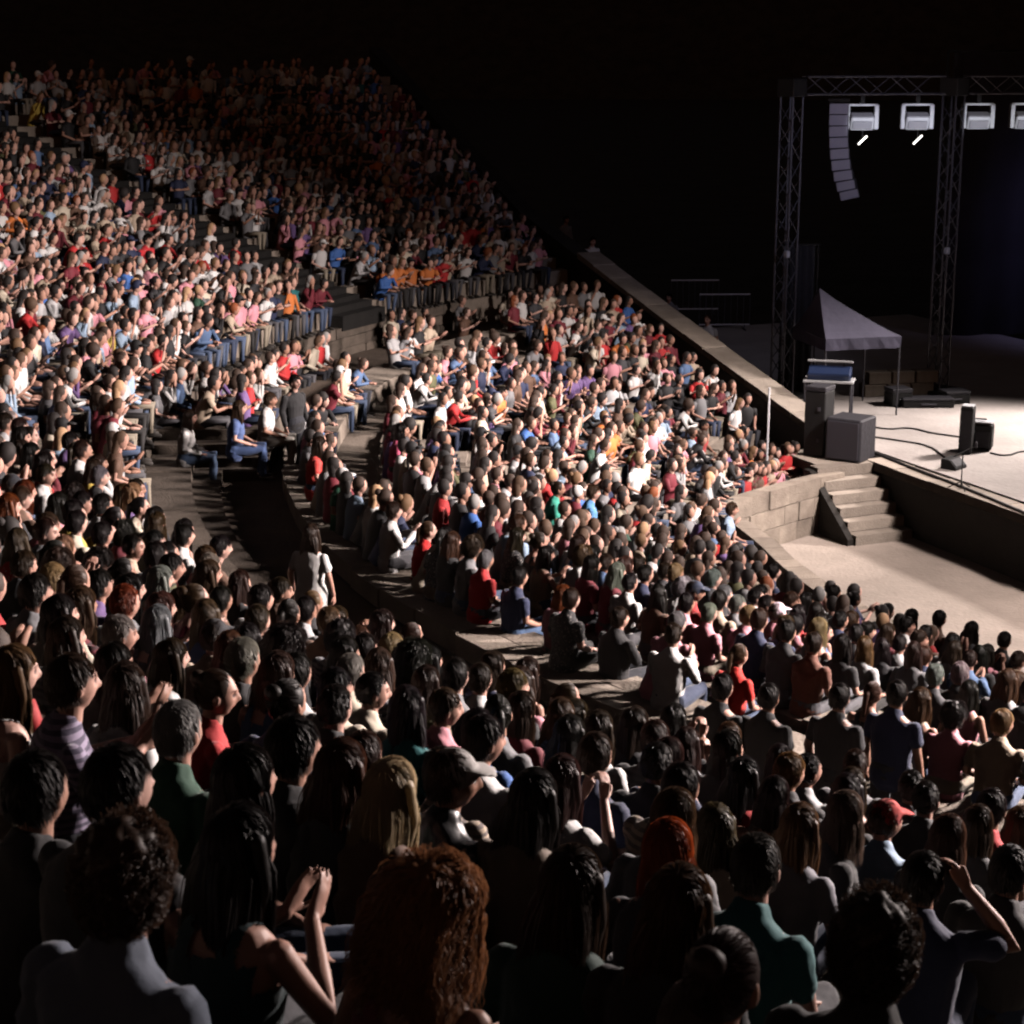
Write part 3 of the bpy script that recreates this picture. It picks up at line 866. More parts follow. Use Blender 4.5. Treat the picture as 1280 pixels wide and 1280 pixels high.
def hand(wrist, d, nrm, side, curl=0.5, spread=0.12, s=1.0):
    """palm and five fingers; d = finger direction, nrm = back of the hand"""
    d = np.array(d, float); d /= np.linalg.norm(d)
    nrm = np.array(nrm, float); nrm -= d * (nrm @ d); nrm /= np.linalg.norm(nrm) + 1e-9
    a = np.cross(d, nrm) * side            # towards the thumb
    w = np.array(wrist, float)
    out = []
    out.append(tube([w, w + d * .035 * s, w + d * .085 * s], [(.026 * s, .017 * s), (.036 * s, .016 * s), (.040 * s, .013 * s)] if abs(a[0]) > 0.3 else [(.020 * s, .026 * s), (.018 * s, .036 * s), (.016 * s, .040 * s)], 8))
    for k, (off, L) in enumerate(((.029, .072), (.010, .082), (-.010, .076), (-.028, .060))):
        p = w + (d * .088 + a * off) * s
        pts = [p]; dd = d + a * (off * spread * 10); ang = curl * 0.5
        dd = dd / np.linalg.norm(dd)
        for q, fr in enumerate((.45, .32, .25)):
            dr = dd * math.cos(ang) - nrm * math.sin(ang)
            p = p + dr * L * fr * s; pts.append(p); ang += curl * (0.75 + 0.1 * k)
        out.append(tube(pts, [.0095 * s, .009 * s, .008 * s, .0065 * s], 6))
    p0 = w + (d * .02 + a * .026) * s
    p1 = p0 + (d * .030 + a * .026 - nrm * .008) * s
    p2 = p1 + (d * .030 + a * .008 - nrm * .010) * s
    out.append(tube([p0, p1, p2], [.013 * s, .010 * s, .008 * s], 6))
    return out

POSES = {
 # arms: (elbow, wrist, finger direction, back of hand) for +x side; mirrored for -x unless both given
 'lap':   dict(lean=6,  R=((.25, .02, .30), (.13, .26, .19), (-.35, .9, -.1), (0, .2, 1))),
 'lean':  dict(lean=26, R=((.24, .30, .30), (.05, .46, .33), (-.5, .8, -.1), (.2, .1, 1))),
 'clap':  dict(lean=4,  R=((.26, .10, .33), (.045, .33, .46), (-.12, .75, .65), (1, .1, .1))),
 'cross': dict(lean=4,  R=((.25, .10, .34), (-.02, .22, .36), (-1, .12, .05), (0, 1, .2))),
 'chin':  dict(lean=12, R=((.22, .26, .34), (.07, .22, .58), (-.25, .0, 1), (.7, .6, 0)), L=((-.25, .06, .30), (-.10, .28, .20), (.4, .9, -.1), (0, .2, 1))),
 'raise': dict(lean=3,  R=((.37, .16, .50), (.17, .12, .74), (-.5, .1, .8), (.7, .5, .4)), L=((-.25, .06, .30), (-.10, .28, .20), (.4, .9, -.1), (0, .2, 1))),
 'phone': dict(lean=2,  R=((.26, .12, .36), (.06, .34, .58), (-.2, .35, .9), (.9, -.3, .1))),
 'stand': dict(lean=1,  R=((.24, -.03, .31), (.25, .06, .07), (-.05, .25, -1), (1, 0, 0)), stand=True),
}
STAND_Z = 0.84

class Fig:
    def __init__(self, pose, sex, yaw=0, pitch=0, roll=0, q=1.0, build=1.0):
        self.p = P = POSES[pose]; self.sex = sex; self.build = build
        self.stand = P.get('stand', False)
        self.z0 = STAND_Z if self.stand else 0.0
        ln = math.radians(P['lean'])
        self.rot = rotx(-ln)
        piv = np.array([0, 0, 0.09])
        self.T = lambda v: self.rot @ (np.array(v, float) - piv) + piv + np.array([0, 0, self.z0])
        self.lift = np.array([0, 0, self.z0])
        self.hrot = rotz(math.radians(yaw)) @ rotx(math.radians(-pitch - P['lean'] * 0.25)) @ roty(math.radians(roll))
        self.neck = self.T((0, .012, .60))
        self.head = self.T((0, .02, .665)) + self.hrot @ np.array([0, .018, .098])
        self.q = q
    def S(self, n): return max(5, int(round(n * self.q)))
    def torso(self, inf=0.0, z_lo=-.02, low=False):
        f = self.sex == 'f'
        b = self.build
        st = [(.00, .0, .165, .125), (.08, .0, .178 if f else .170, .135), (.18, -.008, (.138 if f else .152), .108), (.28, -.012, (.142 if f else .162), .112),
              (.38, -.004, (.155 if f else .178), .128 if f else .124), (.47, -.008, (.162 if f else .192), .112), (.53, -.012, (.150 if f else .180), .092), (.575, -.012, .115, .072), (.61, -.004, .064, .060)]
        if low: st = st[::2]
        pts = [self.T((0, y, z)) for z, y, _, _ in st]
        rr = [(w * b + inf, d * b + inf) for _, _, w, d in st]
        return tube(pts, rr, self.S(18), 2 if not low else 1, 2.35)
    def arm(self, s):
        P = self.p
        a = P['R'] if s > 0 else P.get('L')
        if a is None: a = tuple((-v[0], v[1], v[2]) for v in P['R'])
        sh = self.T((s * (.165 if self.sex == 'f' else .188) * self.build, -.008, .525))
        el, wr = np.array(a[0]) + self.lift, np.array(a[1]) + self.lift
        if self.p['lean'] > 10 and 'L' not in P: pass
        return sh, el, wr, a[2], a[3]
    def armtube(self, s, inf=0.0, frac=2.0, low=False):
        """frac: 1 = to the elbow, 2 = to the wrist"""
        sh, el, wr, _, _ = self.arm(s)
        k = .88 if self.sex == 'f' else 1.0
        pts, rr = [sh], [.052 * k + inf]
        if not low: pts.append(sh + (el - sh) * .4); rr.append(.047 * k + inf)
        if frac <= 1:
            pts.append(sh + (el - sh) * frac); rr.append(.046 * k + inf * 1.3)
        else:
            pts += [el, el + (wr - el) * .35, el + (wr - el) * (frac - 1)]; rr += [.041 * k + inf, .039 * k + inf, .027 * k + inf]
            if low: del pts[-2]; del rr[-2]
        return tube(pts, rr, self.S(10), 2 if not low else 1)
    def legpts(self, s):
        if self.stand:
            return [np.array(v) for v in ((s * .09, 0, .90), (s * .105, .02, .48), (s * .10, -.01, .085))]
        return [np.array(v) for v in ((s * .09, .02, .085), (s * (.12 if self.sex == 'm' else .09), .45, .12), (s * .11, .40 + .03 * s, -.29))]
    def leg(self, s, inf=0.0, low=False):
        a, b, c = self.legpts(s)
        if low: return tube([a, b, c], [.085, .062, .042], self.S(10), 1)
        return tube([a, a + (b - a) * .5, b, b + (c - b) * .3, c], [.088 + inf, .076 + inf, .060 + inf, .056 + inf, .040 + inf], self.S(12))
    def foot(self, s, inf=0.0):
        c = self.legpts(s)[2]
        return tube([c + np.array([0, -.03, -.045]), c + np.array([s * .01, .07, -.055]), c + np.array([s * .02, .17, -.06])], [(.038 + inf, .034), (.042 + inf, .03), (.034 + inf, .02)], 8)
    def headmesh(self, nu=36, nv=26):
        return ellipsoid(self.head, (.076, .095, .120), nu, nv, self.hrot, head_shape)

def join(parts):
    V, Fc, n = [], [], 0
    for v, f in parts:
        V.append(v); Fc += [tuple(q + n for q in fc) for fc in f]; n += len(v)
    return np.concatenate(V), Fc

def remesh(name, parts, voxel, m, smooth=2, wrinkle=0.0, ratio=1.0, seed=0):
    v, f = join(parts)
    me = me_from("tmp", v, f)
    o = link("tmp", me)
    r = o.modifiers.new("r", 'REMESH'); r.mode = 'VOXEL'; r.voxel_size = voxel; r.use_smooth_shade = True
    s = o.modifiers.new("s", 'SMOOTH'); s.iterations = smooth; s.factor = 0.5
    if ratio < 1:
        d = o.modifiers.new("d", 'DECIMATE'); d.ratio = ratio
    dg = bpy.context.evaluated_depsgraph_get()
    out = bpy.data.meshes.new_from_object(o.evaluated_get(dg), depsgraph=dg)
    out.name = name
    bpy.data.objects.remove(o); bpy.data.meshes.remove(me)
    if wrinkle:
        n = len(out.vertices)
        co = np.empty(n * 3, np.float32); out.vertices.foreach_get("co", co); co = co.reshape(-1, 3)
        no = np.empty(n * 3, np.float32); out.vertices.foreach_get("normal", no); no = no.reshape(-1, 3)
        rs = np.random.RandomState(seed)
        h = np.zeros(n)
        for k in range(7):
            w = rs.normal(size=3) * (9 + 7 * k); w[2] *= 1.5
            h += np.sin(co @ w + rs.uniform(0, 6) + 1.5 * np.sin(co @ (w[::-1] * .5))) / (1 + .6 * k)
        co = co + no * (h * wrinkle)[:, None]
        out.vertices.foreach_set("co", co.astype(np.float32).ravel())
    out.materials.clear(); out.materials.append(m)
    out.polygons.foreach_set("use_smooth", [True] * len(out.polygons))
    out.update()
    return out

def paint_face(me, fig):
    n = len(me.vertices)
    co = np.empty(n * 3, np.float32); me.vertices.foreach_get("co", co)
    L = (co.reshape(-1, 3) - fig.head) @ fig.hrot
    x, y, z = L.T
    c = np.ones((n, 4), np.float32)
    front = y > 0.055
    lips = front & (np.abs(x) < .024) & (np.abs(z + .062) < .010)
    eyes = front & (np.hypot((np.abs(x) - .031) / 1.4, z - .010) < .010)
    brow = front & (np.abs(np.abs(x) - .032) < .018) & (np.abs(z - .031) < .0055)
    c[lips, :3] = (.75, .42, .42); c[eyes, :3] = (.14, .12, .12); c[brow, :3] = (.25, .2, .18)
    a = me.color_attributes.new("tint", 'FLOAT_COLOR', 'POINT')
    a.data.foreach_set("color", c.ravel())

# ---- hair, built about the centre of the head (face towards +y)
def hair_shell(style, low=False):
    nu, nv = (10, 6) if low else (24, 16)
    def fuzz(p, d): return p
    parts = []
    if style in ('short', 'crop', 'grey', 'bald'):
        parts.append(ellipsoid((0, -.016, .020), (.083, .096, .108), nu, nv))
    elif style in ('long', 'wavy', 'blonde'):
        parts.append(ellipsoid((0, -.018, .018), (.083, .099, .110), nu, nv))
        parts.append(tube([(0, -.03, .02), (0, -.062, -.12), (0, -.075, -.27), (0, -.072, -.40)], [(.080, .070), (.082, .048), (.076, .032), (.05, .018)], 8 if low else 16, 1 if low else 2, 2.3))
        if not low:
            for s in (-1, 1): parts.append(tube([(s * .07, -.01, .05), (s * .088, .01, -.08), (s * .085, .0, -.22)], [.03, .026, .012], 8))
    elif style == 'bob':
        parts.append(ellipsoid((0, -.018, .016), (.084, .100, .110), nu, nv))
        parts.append(tube([(0, -.03, .02), (0, -.050, -.10), (0, -.048, -.17)], [(.084, .076), (.086, .060), (.070, .044)], 8 if low else 16, 1 if low else 2, 2.3))
    elif style == 'curly':
        parts.append(ellipsoid((0, -.028, .042), (.104, .112, .120), nu, nv))
    elif style == 'bigcurly':
        parts.append(ellipsoid((0, -.032, .030), (.108, .112, .122), nu, nv))
        parts.append(tube([(0, -.04, .0), (0, -.062, -.10), (0, -.065, -.17)], [(.095, .085), (.100, .062), (.07, .038)], 8 if low else 16, 1 if low else 2, 2.2))
    elif style == 'bun':
        parts.append(ellipsoid((0, -.016, .018), (.083, .098, .110), nu, nv))
        parts.append(ellipsoid((0, -.10, .085), (.045, .042, .042), 8 if low else 14, 5 if low else 9))
    elif style == 'pony':
        parts.append(ellipsoid((0, -.016, .018), (.083, .098, .110), nu, nv))
        parts.append(tube([(0, -.09, .06), (0, -.135, .03), (0, -.145, -.08), (0, -.13, -.20)], [.022, .030, .028, .012], 6 if low else 10, 1 if low else 2))
    elif style == 'cap':
        parts.append(ellipsoid((0, -.010, .030), (.086, .102, .104), nu, nv))
        parts.append(tube([(0, .06, .055), (0, .12, .048), (0, .165, .038)], [(.075, .012), (.078, .009), (.05, .006)], 8 if low else 14, 1 if low else 2))
    return parts

def strands(style, seed):
    rs = np.random.RandomState(seed)
    N, K, L, wid = {'short': (2400, 4, .055, .0026), 'crop': (2000, 3, .028, .0026), 'grey': (2400, 4, .045, .0025), 'long': (2600, 10, .50, .0026), 'wavy': (2600, 12, .48, .0026),
                    'blonde': (2600, 10, .44, .0026), 'bob': (2500, 8, .28, .0026), 'curly': (3000, 13, .15, .0019), 'bigcurly': (4200, 16, .29, .0019),
                    'bun': (1800, 5, .10, .0025), 'pony': (1800, 5, .10, .0025)}[style]
    a, b, c = (.080, .097, .112)
    cen = np.array([0, -.014, .014])
    V, Fc = [], []
    crown = np.array([0, -.35, .93]); crown /= np.linalg.norm(crown)
    lock = None
    for idx in range(N):
        if idx % (7 if style in ('curly', 'bigcurly', 'wavy') else 5) == 0: lock = None
        while True:
            if lock is None: d = rs.normal(size=3)
            else: d = lock[0] + rs.normal(size=3) * (.055 if style in ('curly', 'bigcurly') else .075)
            d /= np.linalg.norm(d)
            if lock is not None: break
            if d[2] < -.45: continue
            if d[1] > .25 and d[2] < .52: continue           # the face stays free
            if d[2] < -.1 and d[1] > -.1: continue
            break
        p = cen + d * np.array([a, b, c])
        tang = d - crown * (d @ crown)
        tang = d * (crown @ d) - crown if np.linalg.norm(tang) > 1e-3 else np.array([1, 0, 0])
        tang /= np.linalg.norm(tang) + 1e-9
        if style in ('bun', 'pony'):
            tgt = np.array([0, -.09, .07]) - p; tang = tgt / np.linalg.norm(tgt)
        ln = L * rs.uniform(.7, 1.1)
        if style == 'bigcurly': ln = max(.10, min(ln, (p[2] + .20 + rs.uniform(-.03, .05)) * 1.25))
        st = ln / K
        pts = [p]; v = tang * .9 + d * {'curly': .6, 'bigcurly': .6}.get(style, .22)
        if lock is None: lock = (d, rs.uniform(0, 1), rs.uniform(0, 6.28), rs.uniform(.8, 1.3))
        lift = lock[1] + rs.uniform(-.10, .10) ** 1
        ph, fr, amp = lock[2] + rs.uniform(-.35, .35), lock[3], 0
        if style in ('curly', 'bigcurly'): amp = .0095 * rs.uniform(.7, 1.3)
        if style == 'wavy': amp = .007; 
        if style in ('long', 'blonde', 'bob'): amp = .0016
        shell = 1.03 + .06 * lift
        if style == 'curly': shell = 1.10 + .34 * lift
        if style == 'bigcurly': shell = 1.06 + .30 * lift
        for k in range(K):
            v = v / (np.linalg.norm(v) + 1e-9)
            q = pts[-1] + v * st
            e = (q - cen) / np.array([a, b, c]); r = np.linalg.norm(e)
            if q[2] > -.08 and r < shell and style not in ('curly',):
                q = cen + (q - cen) * (1 + (shell - r) / r * .7)
            if style in ('long', 'wavy', 'blonde', 'bob', 'bigcurly'):
                if q[1] > .045 and q[2] < .05: q[1] = .045 - rs.uniform(0, .02)
                grav = np.array([0, -.05 if q[2] > -.1 else (-.02 if q[2] < -.2 else -.12), -1.0])
                v = v * .62 + grav * (.20 + .35 * k / K) + tang * (.14 * max(0, 1 - k / 3.0))
                if style == 'bigcurly': v += np.array([d[0] * .12, d[1] * .05 - .02, .06])
            elif style == 'curly':
                v = v * .8 + tang * .16 + np.array([0, 0, -.22]) * (k / K) + rs.normal(size=3) * .10
                e = (q - cen) / np.array([a, b, c]); r = np.linalg.norm(e)
                if r > shell: q = cen + (q - cen) * (shell / r)
            else: v = v * .75 + tang * .4 + np.array([0, 0, -.15]) + rs.normal(size=3) * .12
            if style not in ('curly', 'bigcurly') and q[2] > -.04:
                e = (q - cen) / np.array([a, b, c]); r = np.linalg.norm(e)
                if r > shell + .03: q = cen + (q - cen) * ((shell + .03) / r)
            if style in ('long', 'wavy', 'blonde', 'bob', 'bigcurly') and q[2] < .06:
                bx_ = (.080 + .018 * lift) if style != 'bigcurly' else (.092 + .035 * lift + .16 * max(0, -q[2]))
                by_ = (-.105 - .02 * lift) if style != 'bigcurly' else (-.125 - .03 * lift)
                q[0] += (min(max(q[0], -bx_), bx_) - q[0]) * .7; q[1] += (max(q[1], by_) - q[1]) * .7
            pts.append(q)
        pts = np.array(pts)
        if amp:
            kk = np.arange(K + 1)[:, None]
            side = np.cross(d, [0, 0, 1.0]); side /= np.linalg.norm(side) + 1e-9
            ramp = np.minimum(1, kk / 3.0)
            w_ = {'curly': 1.25, 'bigcurly': 1.15, 'wavy': .8}.get(style, .6) * fr
            pts = pts + ramp * amp * (np.sin(kk * w_ + ph) * side + np.cos(kk * w_ + ph) * (d * .8 + np.array([0, 0, .3])))
        ww = wid * rs.uniform(.6, 1.3)
        base = len(V)
        tw = rs.uniform(0, PI)
        for k in range(K + 1):
            t = pts[min(k + 1, K)] - pts[max(k - 1, 0)]; t /= np.linalg.norm(t) + 1e-9
            o_ = pts[k] - cen; o_[2] *= .4
            sd = np.cross(t, o_); sd /= np.linalg.norm(sd) + 1e-9
            up = np.cross(sd, t)
            sd = sd * math.cos(tw * .35) + up * math.sin(tw * .35)
            w2 = ww * (1 - .75 * (k / K) ** 2)
            V.append(pts[k] - sd * w2); V.append(pts[k] + sd * w2)
        for k in range(K):
            i = base + 2 * k
            Fc.append((i, i + 1, i + 3, i + 2))
    return np.array(V), Fc

HAIR_ME = {}
def hair_mesh(style):
    if style in HAIR_ME: return HAIR_ME[style]
    sh = remesh("shell", hair_shell(style), .010, M_HAIR, 2, .0016 if style not in ('cap',) else 0, 0.35, len(style) * 7)
    if style == 'cap':
        sh.name = "cap"; sh.materials.clear(); sh.materials.append(M_CLOTH); HAIR_ME[style] = sh; return sh
    n = len(sh.vertices); co = np.empty(n * 3, np.float32); sh.vertices.foreach_get("co", co); co = co.reshape(-1, 3)
    fs = [tuple(p.vertices) for p in sh.polygons]
    if style in ('curly', 'bigcurly'):
        rs = np.random.RandomState(3); h = np.zeros(n)
        for k in range(8):
            w = rs.normal(size=3) * 70; h += np.sin(co @ w + rs.uniform(0, 6))
        cc = co.mean(0); co = cc + (co - cc) * (0.94 + .022 * h)[:, None]
    sv, sf = strands(style, 7 + len(style) * 3)
    v, f = join([(co, fs), (sv, sf)])
    me = me_from("hair", v, f, M_HAIR, True)
    HAIR_ME[style] = me
    bpy.data.meshes.remove(sh)
    return me

# ---- full figures, shared by many people
TOPS = {'tee': .62, 'long': 1.95, 'tank': 0.0}
PROTO = {}
def proto(key, pose, sex, tops, yaw=0, pitch=0, roll=0, build=1.0):
    fg = Fig(pose, sex, yaw, pitch, roll, 1.0, build)
    parts = [fg.torso(), tube([fg.neck, fg.T((0, .02, .66)), fg.head + fg.hrot @ np.array([0, -.018, -.05])], [(.058, .056), (.052, .053), (.052, .055)], 14), fg.headmesh()]
    for s in (-1, 1):
        parts.append(fg.armtube(s)); parts.append(fg.leg(s))
        sh, el, wr, d, nr = fg.arm(s)
        parts += hand(wr, d, nr, s, .16 if pose == 'clap' else .55, s=1.0 if sex == 'm' else .92)
        parts.append(ellipsoid(fg.head + fg.hrot @ np.array([s * .078, -.008, -.008]), (.011, .021, .033), 8, 8, fg.hrot @ rotz(-s * .35)))
        parts.append(fg.foot(s))
    body = remesh("body", parts, .0065, M_SKIN, 2, 0, .28)
    paint_face(body, fg)
    T = {}
    for tp in tops:
        pr = [fg.torso(.013)]
        if TOPS[tp] > 0:
            for s in (-1, 1): pr.append(fg.armtube(s, .013, TOPS[tp]))
        T[tp] = remesh("shirt", pr, .0105, M_CLOTH, 2, .0042 if tp != 'tank' else .0016, .5, len(key))
        if tp == 'tank':      # cut the neck and shoulders free
            bm = bmesh.new(); bm.from_mesh(T[tp])
            kill = []
            inv = fg.rot.T
            for f in bm.faces:
                c = np.array(f.calc_center_median()) - fg.lift - np.array([0, 0, .09])
                c = inv @ c + np.array([0, 0, .09])
                if c[2] > .505 and not (.05 < abs(c[0]) < .10 and c[2] < .60): kill.append(f)
                elif c[2] > .43 and abs(c[0]) > .148: kill.append(f)
            bmesh.ops.delete(bm, geom=kill, context='FACES'); bm.to_mesh(T[tp]); bm.free()
    pr = [fg.leg(s, .013) for s in (-1, 1)]
    pr.append(tube([fg.T((0, 0, .17)), np.array([0, .0, .085]) + fg.lift, np.array([0, .03, .03]) + fg.lift], [(.172, .132), (.192, .15), (.16, .12)], 16, 2, 2.3))
    tr = remesh("trousers", pr, .012, M_CLOTH, 2, .002, .5, 5)
    shoes = remesh("shoes", [fg.foot(s, .008) for s in (-1, 1)], .009, M_SHOE, 1, 0, .4)
    PROTO[key] = dict(fig=fg, body=body, tops=T, trousers=tr, shoes=shoes)
proto('m_lap', 'lap', 'm', ('tee', 'long'), yaw=4)
proto('m_lap_look', 'lap', 'm', ('tee',), yaw=-32, pitch=3)
proto('m_lean', 'lean', 'm', ('tee', 'long'), yaw=-6)
proto('m_clap', 'clap', 'm', ('tee', 'long'), yaw=8)
proto('m_cross', 'cross', 'm', ('long',), yaw=-10, build=1.08)
proto('m_raise', 'raise', 'm', ('tee',), yaw=-12)
proto('m_stand', 'stand', 'm', ('tee', 'long'))
proto('f_lap', 'lap', 'f', ('tee', 'long', 'tank'), yaw=-4, roll=4)
proto('f_lap_look', 'lap', 'f', ('tee',), yaw=34)
proto('f_clap', 'clap', 'f', ('tank', 'tee'), yaw=-14, pitch=4)
proto('f_chin', 'chin', 'f', ('long',), yaw=-10, roll=-6)
proto('f_phone', 'phone', 'f', ('tee',), pitch=5)
proto('f_stand', 'stand', 'f', ('tee',), yaw=10)

PERSONS = []
def person(label, key, origin, yaw, skin, hair, hcol, top, tcol, bcol, group="people in the audience", stripe=None, scale=1.0, extra=(), leather=False, spots=False):
    pr = PROTO[key]; fg = pr['fig']
    t = thing("person", label, "person", tuple(origin), yaw, group)
    t.scale = (scale,) * 3
    b = link("body", pr['body'], t); b.color = (*skin, 1)
    s = link("shirt", pr['tops'][top], t); s.color = (*tcol, 0.5 if spots else 1)
    if stripe or leather:
        s.material_slots[0].link = 'OBJECT'; s.material_slots[0].material = M_LEATHER if leather else M_STRIPE
    tr = link("trousers", pr['trousers'], t); tr.color = (*bcol, 1)
    sh = link("shoes", pr['shoes'], t); sh.color = (0.05, 0.045, 0.04, 1)
    q = Matrix(fg.hrot.tolist()).to_euler()
    for st, hc in [(hair, hcol)] + list(extra):
        if st is None: continue
        h = link("cap" if st == 'cap' else "hair", hair_mesh(st), t, tuple(fg.head), q); h.color = (*hc, 1)
    return t

# ------------------------------------------------------------------ colours (base colours of cloth, hair and skin)
TC = {'white': (.72, .71, .70), 'pale grey': (.45, .45, .46), 'grey': (.20, .20, .21), 'black': (.016, .016, .018), 'charcoal': (.045, .045, .05), 'navy': (.018, .026, .07),
      'blue': (.05, .14, .42), 'pale blue': (.33, .45, .60), 'denim blue': (.10, .17, .32), 'red': (.50, .028, .03), 'burgundy': (.16, .018, .03), 'pink': (.70, .30, .36), 'orange': (.68, .20, .05),
      'beige': (.50, .40, .30), 'brown': (.13, .07, .045), 'olive': (.11, .11, .05), 'teal': (.02, .16, .17), 'purple': (.17, .10, .26), 'yellow': (.60, .44, .09), 'cream': (.66, .58, .46), 'dark green': (.02, .075, .045)}
TW = {'white': 21, 'pale grey': 9, 'grey': 5, 'black': 21, 'charcoal': 6, 'navy': 7, 'blue': 1.2, 'pale blue': 4, 'denim blue': 5, 'red': 4, 'burgundy': 6, 'pink': 7, 'orange': .6, 'beige': 8, 'brown': 5, 'olive': 1.5, 'teal': .6, 'purple': 2, 'yellow': .4, 'cream': 6, 'dark green': 1}
HC = {'black': (.017, .013, .012), 'dark brown': (.045, .026, .017), 'brown': (.09, .05, .028), 'light brown': (.17, .095, .045), 'blonde': (.52, .32, .18), 'grey': (.33, .32, .31), 'auburn': (.24, .065, .02), 'red': (.42, .075, .02)}
HW = {'black': 34, 'dark brown': 38, 'brown': 14, 'light brown': 6, 'blonde': 4, 'grey': 4, 'auburn': 1.5}
SK = [(.60, .35, .275), (.54, .30, .23), (.47, .26, .19), (.62, .38, .31), (.38, .20, .14), (.50, .275, .21)]
BC = [(.02, .022, .03), (.03, .045, .09), (.06, .09, .16), (.018, .017, .017), (.30, .26, .2), (.09, .09, .1)]
def wpick(d, rng=RNG):
    r = rng.uniform(0, sum(d.values()))
    for k, w in d.items():
        r -= w
        if r <= 0: return k
    return k
STYLE_W = {'m': {'short': 50, 'crop': 24, 'curly': 6, 'cap': 5, 'grey': 4}, 'f': {'long': 36, 'wavy': 18, 'bob': 14, 'bun': 12, 'pony': 14, 'bigcurly': 3}}
STYLE_TXT = {'short': 'short {} hair', 'crop': 'cropped {} hair', 'curly': 'curly {} hair', 'grey': 'combed {} hair', 'long': 'long {} hair', 'wavy': 'long wavy {} hair', 'bob': 'a {} bob',
             'bun': '{} hair in a bun', 'pony': 'a {} ponytail', 'bigcurly': 'big {} curls', 'cap': 'a {} cap', 'blonde': 'long straight {} hair'}

FOC = (14.4, 29.5)
def face_to(x, y, jit=0.0):
    return math.atan2(FOC[1] - y, FOC[0] - x) - PI / 2 + jit

def seat_hero(px, py, key, rows=None):
    """seat whose occupant's head falls on that pixel: row chosen so that the seat height fits"""
    fg = PROTO[key]['fig']; hx, hy, hz = fg.head
    r = ray(px, py); best = None
    RZ = list(zip(LOW_R, LOW_Z)) + list(zip(UP_R, UP_Z))
    if rows == 'L': RZ = RZ[:10]
    if rows == 'U': RZ = RZ[10:]
    if rows == 'B':
        zz_ = 2.99 if px < 260 else 3.2
        p = at(px, py, zz_ + hz); yw = face_to(p[0], p[1]); c, s = math.cos(yw), math.sin(yw)
        return np.array([p[0] - (hx * c - hy * s), p[1] - (hx * s + hy * c), zz_]), yw, 0.0, math.hypot(p[0] - CX, p[1] - CY)
    if rows == 'E': RZ = [(21.25, 3.0)]
    for R, z in RZ:
        Rr = R + .18 - hy * .9
        A = r[0] ** 2 + r[1] ** 2; B = -2 * (r[0] * CX + r[1] * CY); D = CX ** 2 + CY ** 2 - Rr ** 2
        disc = B * B - 4 * A * D
        if disc < 0: continue
        for s in (-1, 1):
            tt = (-B + s * math.sqrt(disc)) / (2 * A)
            if tt < (3.4 if py > 930 else 7 if py > 830 else 13): continue
            p = r * tt + np.array([0, 0, EYE])
            off = p[2] - hz - z
            if best is None or abs(off) < abs(best[0]) or (rows and abs(off) < .16 and tt > best[4]): best = (off, p, z, R, tt)
    off, p, z, R, tt = best
    if abs(off) > .14: p = p + np.array([0, 0, math.copysign(.14, off) - off])
    yw = face_to(p[0], p[1])
    c, s = math.cos(yw), math.sin(yw)
    o = np.array([p[0] - (hx * c - hy * s), p[1] - (hx * s + hy * c), p[2] - hz])
    return o, yw, off, R

TAKEN = []
LANDMARK = []      # (x, y, z, phrase)
def hero(px, py, key, hair, hc, top, tc, label, mark=None, skin=None, bc=None, dyaw=0.0, scale=1.0, extra=(), stripe=None, leather=False, tcv=None, hcv=None, rows=None):
    o, yw, off, R = seat_hero(px, py, key, rows)
    if abs(off) > .6: print("HERO OFF", px, py, round(off, 2), label)
    if dyaw:
        fg = PROTO[key]['fig']; c, s = math.cos(yw), math.sin(yw); hx, hy, _ = fg.head
        hp = np.array([o[0] + hx * c - hy * s, o[1] + hx * s + hy * c])
        yw += math.radians(dyaw); c, s = math.cos(yw), math.sin(yw)
        o[0], o[1] = hp[0] - (hx * c - hy * s), hp[1] - (hx * s + hy * c)
    t = person(label, key, o, yw, skin or RNG.choice(SK), hair, hcv or HC.get(hc, TC.get(hc)), top, tcv or TC[tc], bc or RNG.choice(BC), stripe=stripe, extra=extra, leather=leather, scale=scale)
    TAKEN.append((o[0], o[1], R)); 
    if mark: LANDMARK.append((o[0], o[1], o[2], mark))
    PERSONS.append(t)
def stander(px, py, z, key, hair, hc, top, tc, label, mark=None, yaw=None, bc=None):
    fg = PROTO[key]['fig']; hx, hy, hz = fg.head
    p = at(px, py, z + hz)
    yw = face_to(p[0], p[1]) if yaw is None else math.radians(yaw)
    c, s = math.cos(yw), math.sin(yw)
    o = np.array([p[0] - (hx * c - hy * s), p[1] - (hx * s + hy * c), z])
    t = person(label, key, o, yw, RNG.choice(SK), hair, HC.get(hc, TC.get(hc)), top, TC[tc], bc or RNG.choice(BC))
    TAKEN.append((o[0], o[1], 0)); PERSONS.append(t)
    if mark: LANDMARK.append((o[0], o[1], o[2], mark))

# ---- the people that stand out, by the place of their heads in the photograph
H = hero
H(160, 1100, 'm_lap', 'curly', 'brown', 'tee', 'pale blue', "person with a mop of dark curls in a dull grey-blue shirt, nearest at lower left", "the mop of dark curls", hcv=(.07, .038, .024), tcv=(.15, .18, .24))
H(540, 1140, 'f_lap', 'bigcurly', 'auburn', 'tank', 'burgundy', "bare-shouldered person with big curls glowing copper on one side, in the front middle", "the copper curls", hcv=(.36, .155, .07), bc=BC[0])
H(302, 1062, 'f_clap', 'long', 'black', 'tank', 'teal', "person with long black hair and bare shoulders raising both hands near their face", "the bare-shouldered clapper", tcv=(.012, .035, .04))
H(48, 990, 'm_lap', 'short', 'black', 'long', 'black', "dark-haired person at the left edge beside the mop of curls")
H(150, 985, 'm_cross', 'short', 'black', 'long', 'charcoal', "person with short black hair in charcoal just above the mop of dark curls")
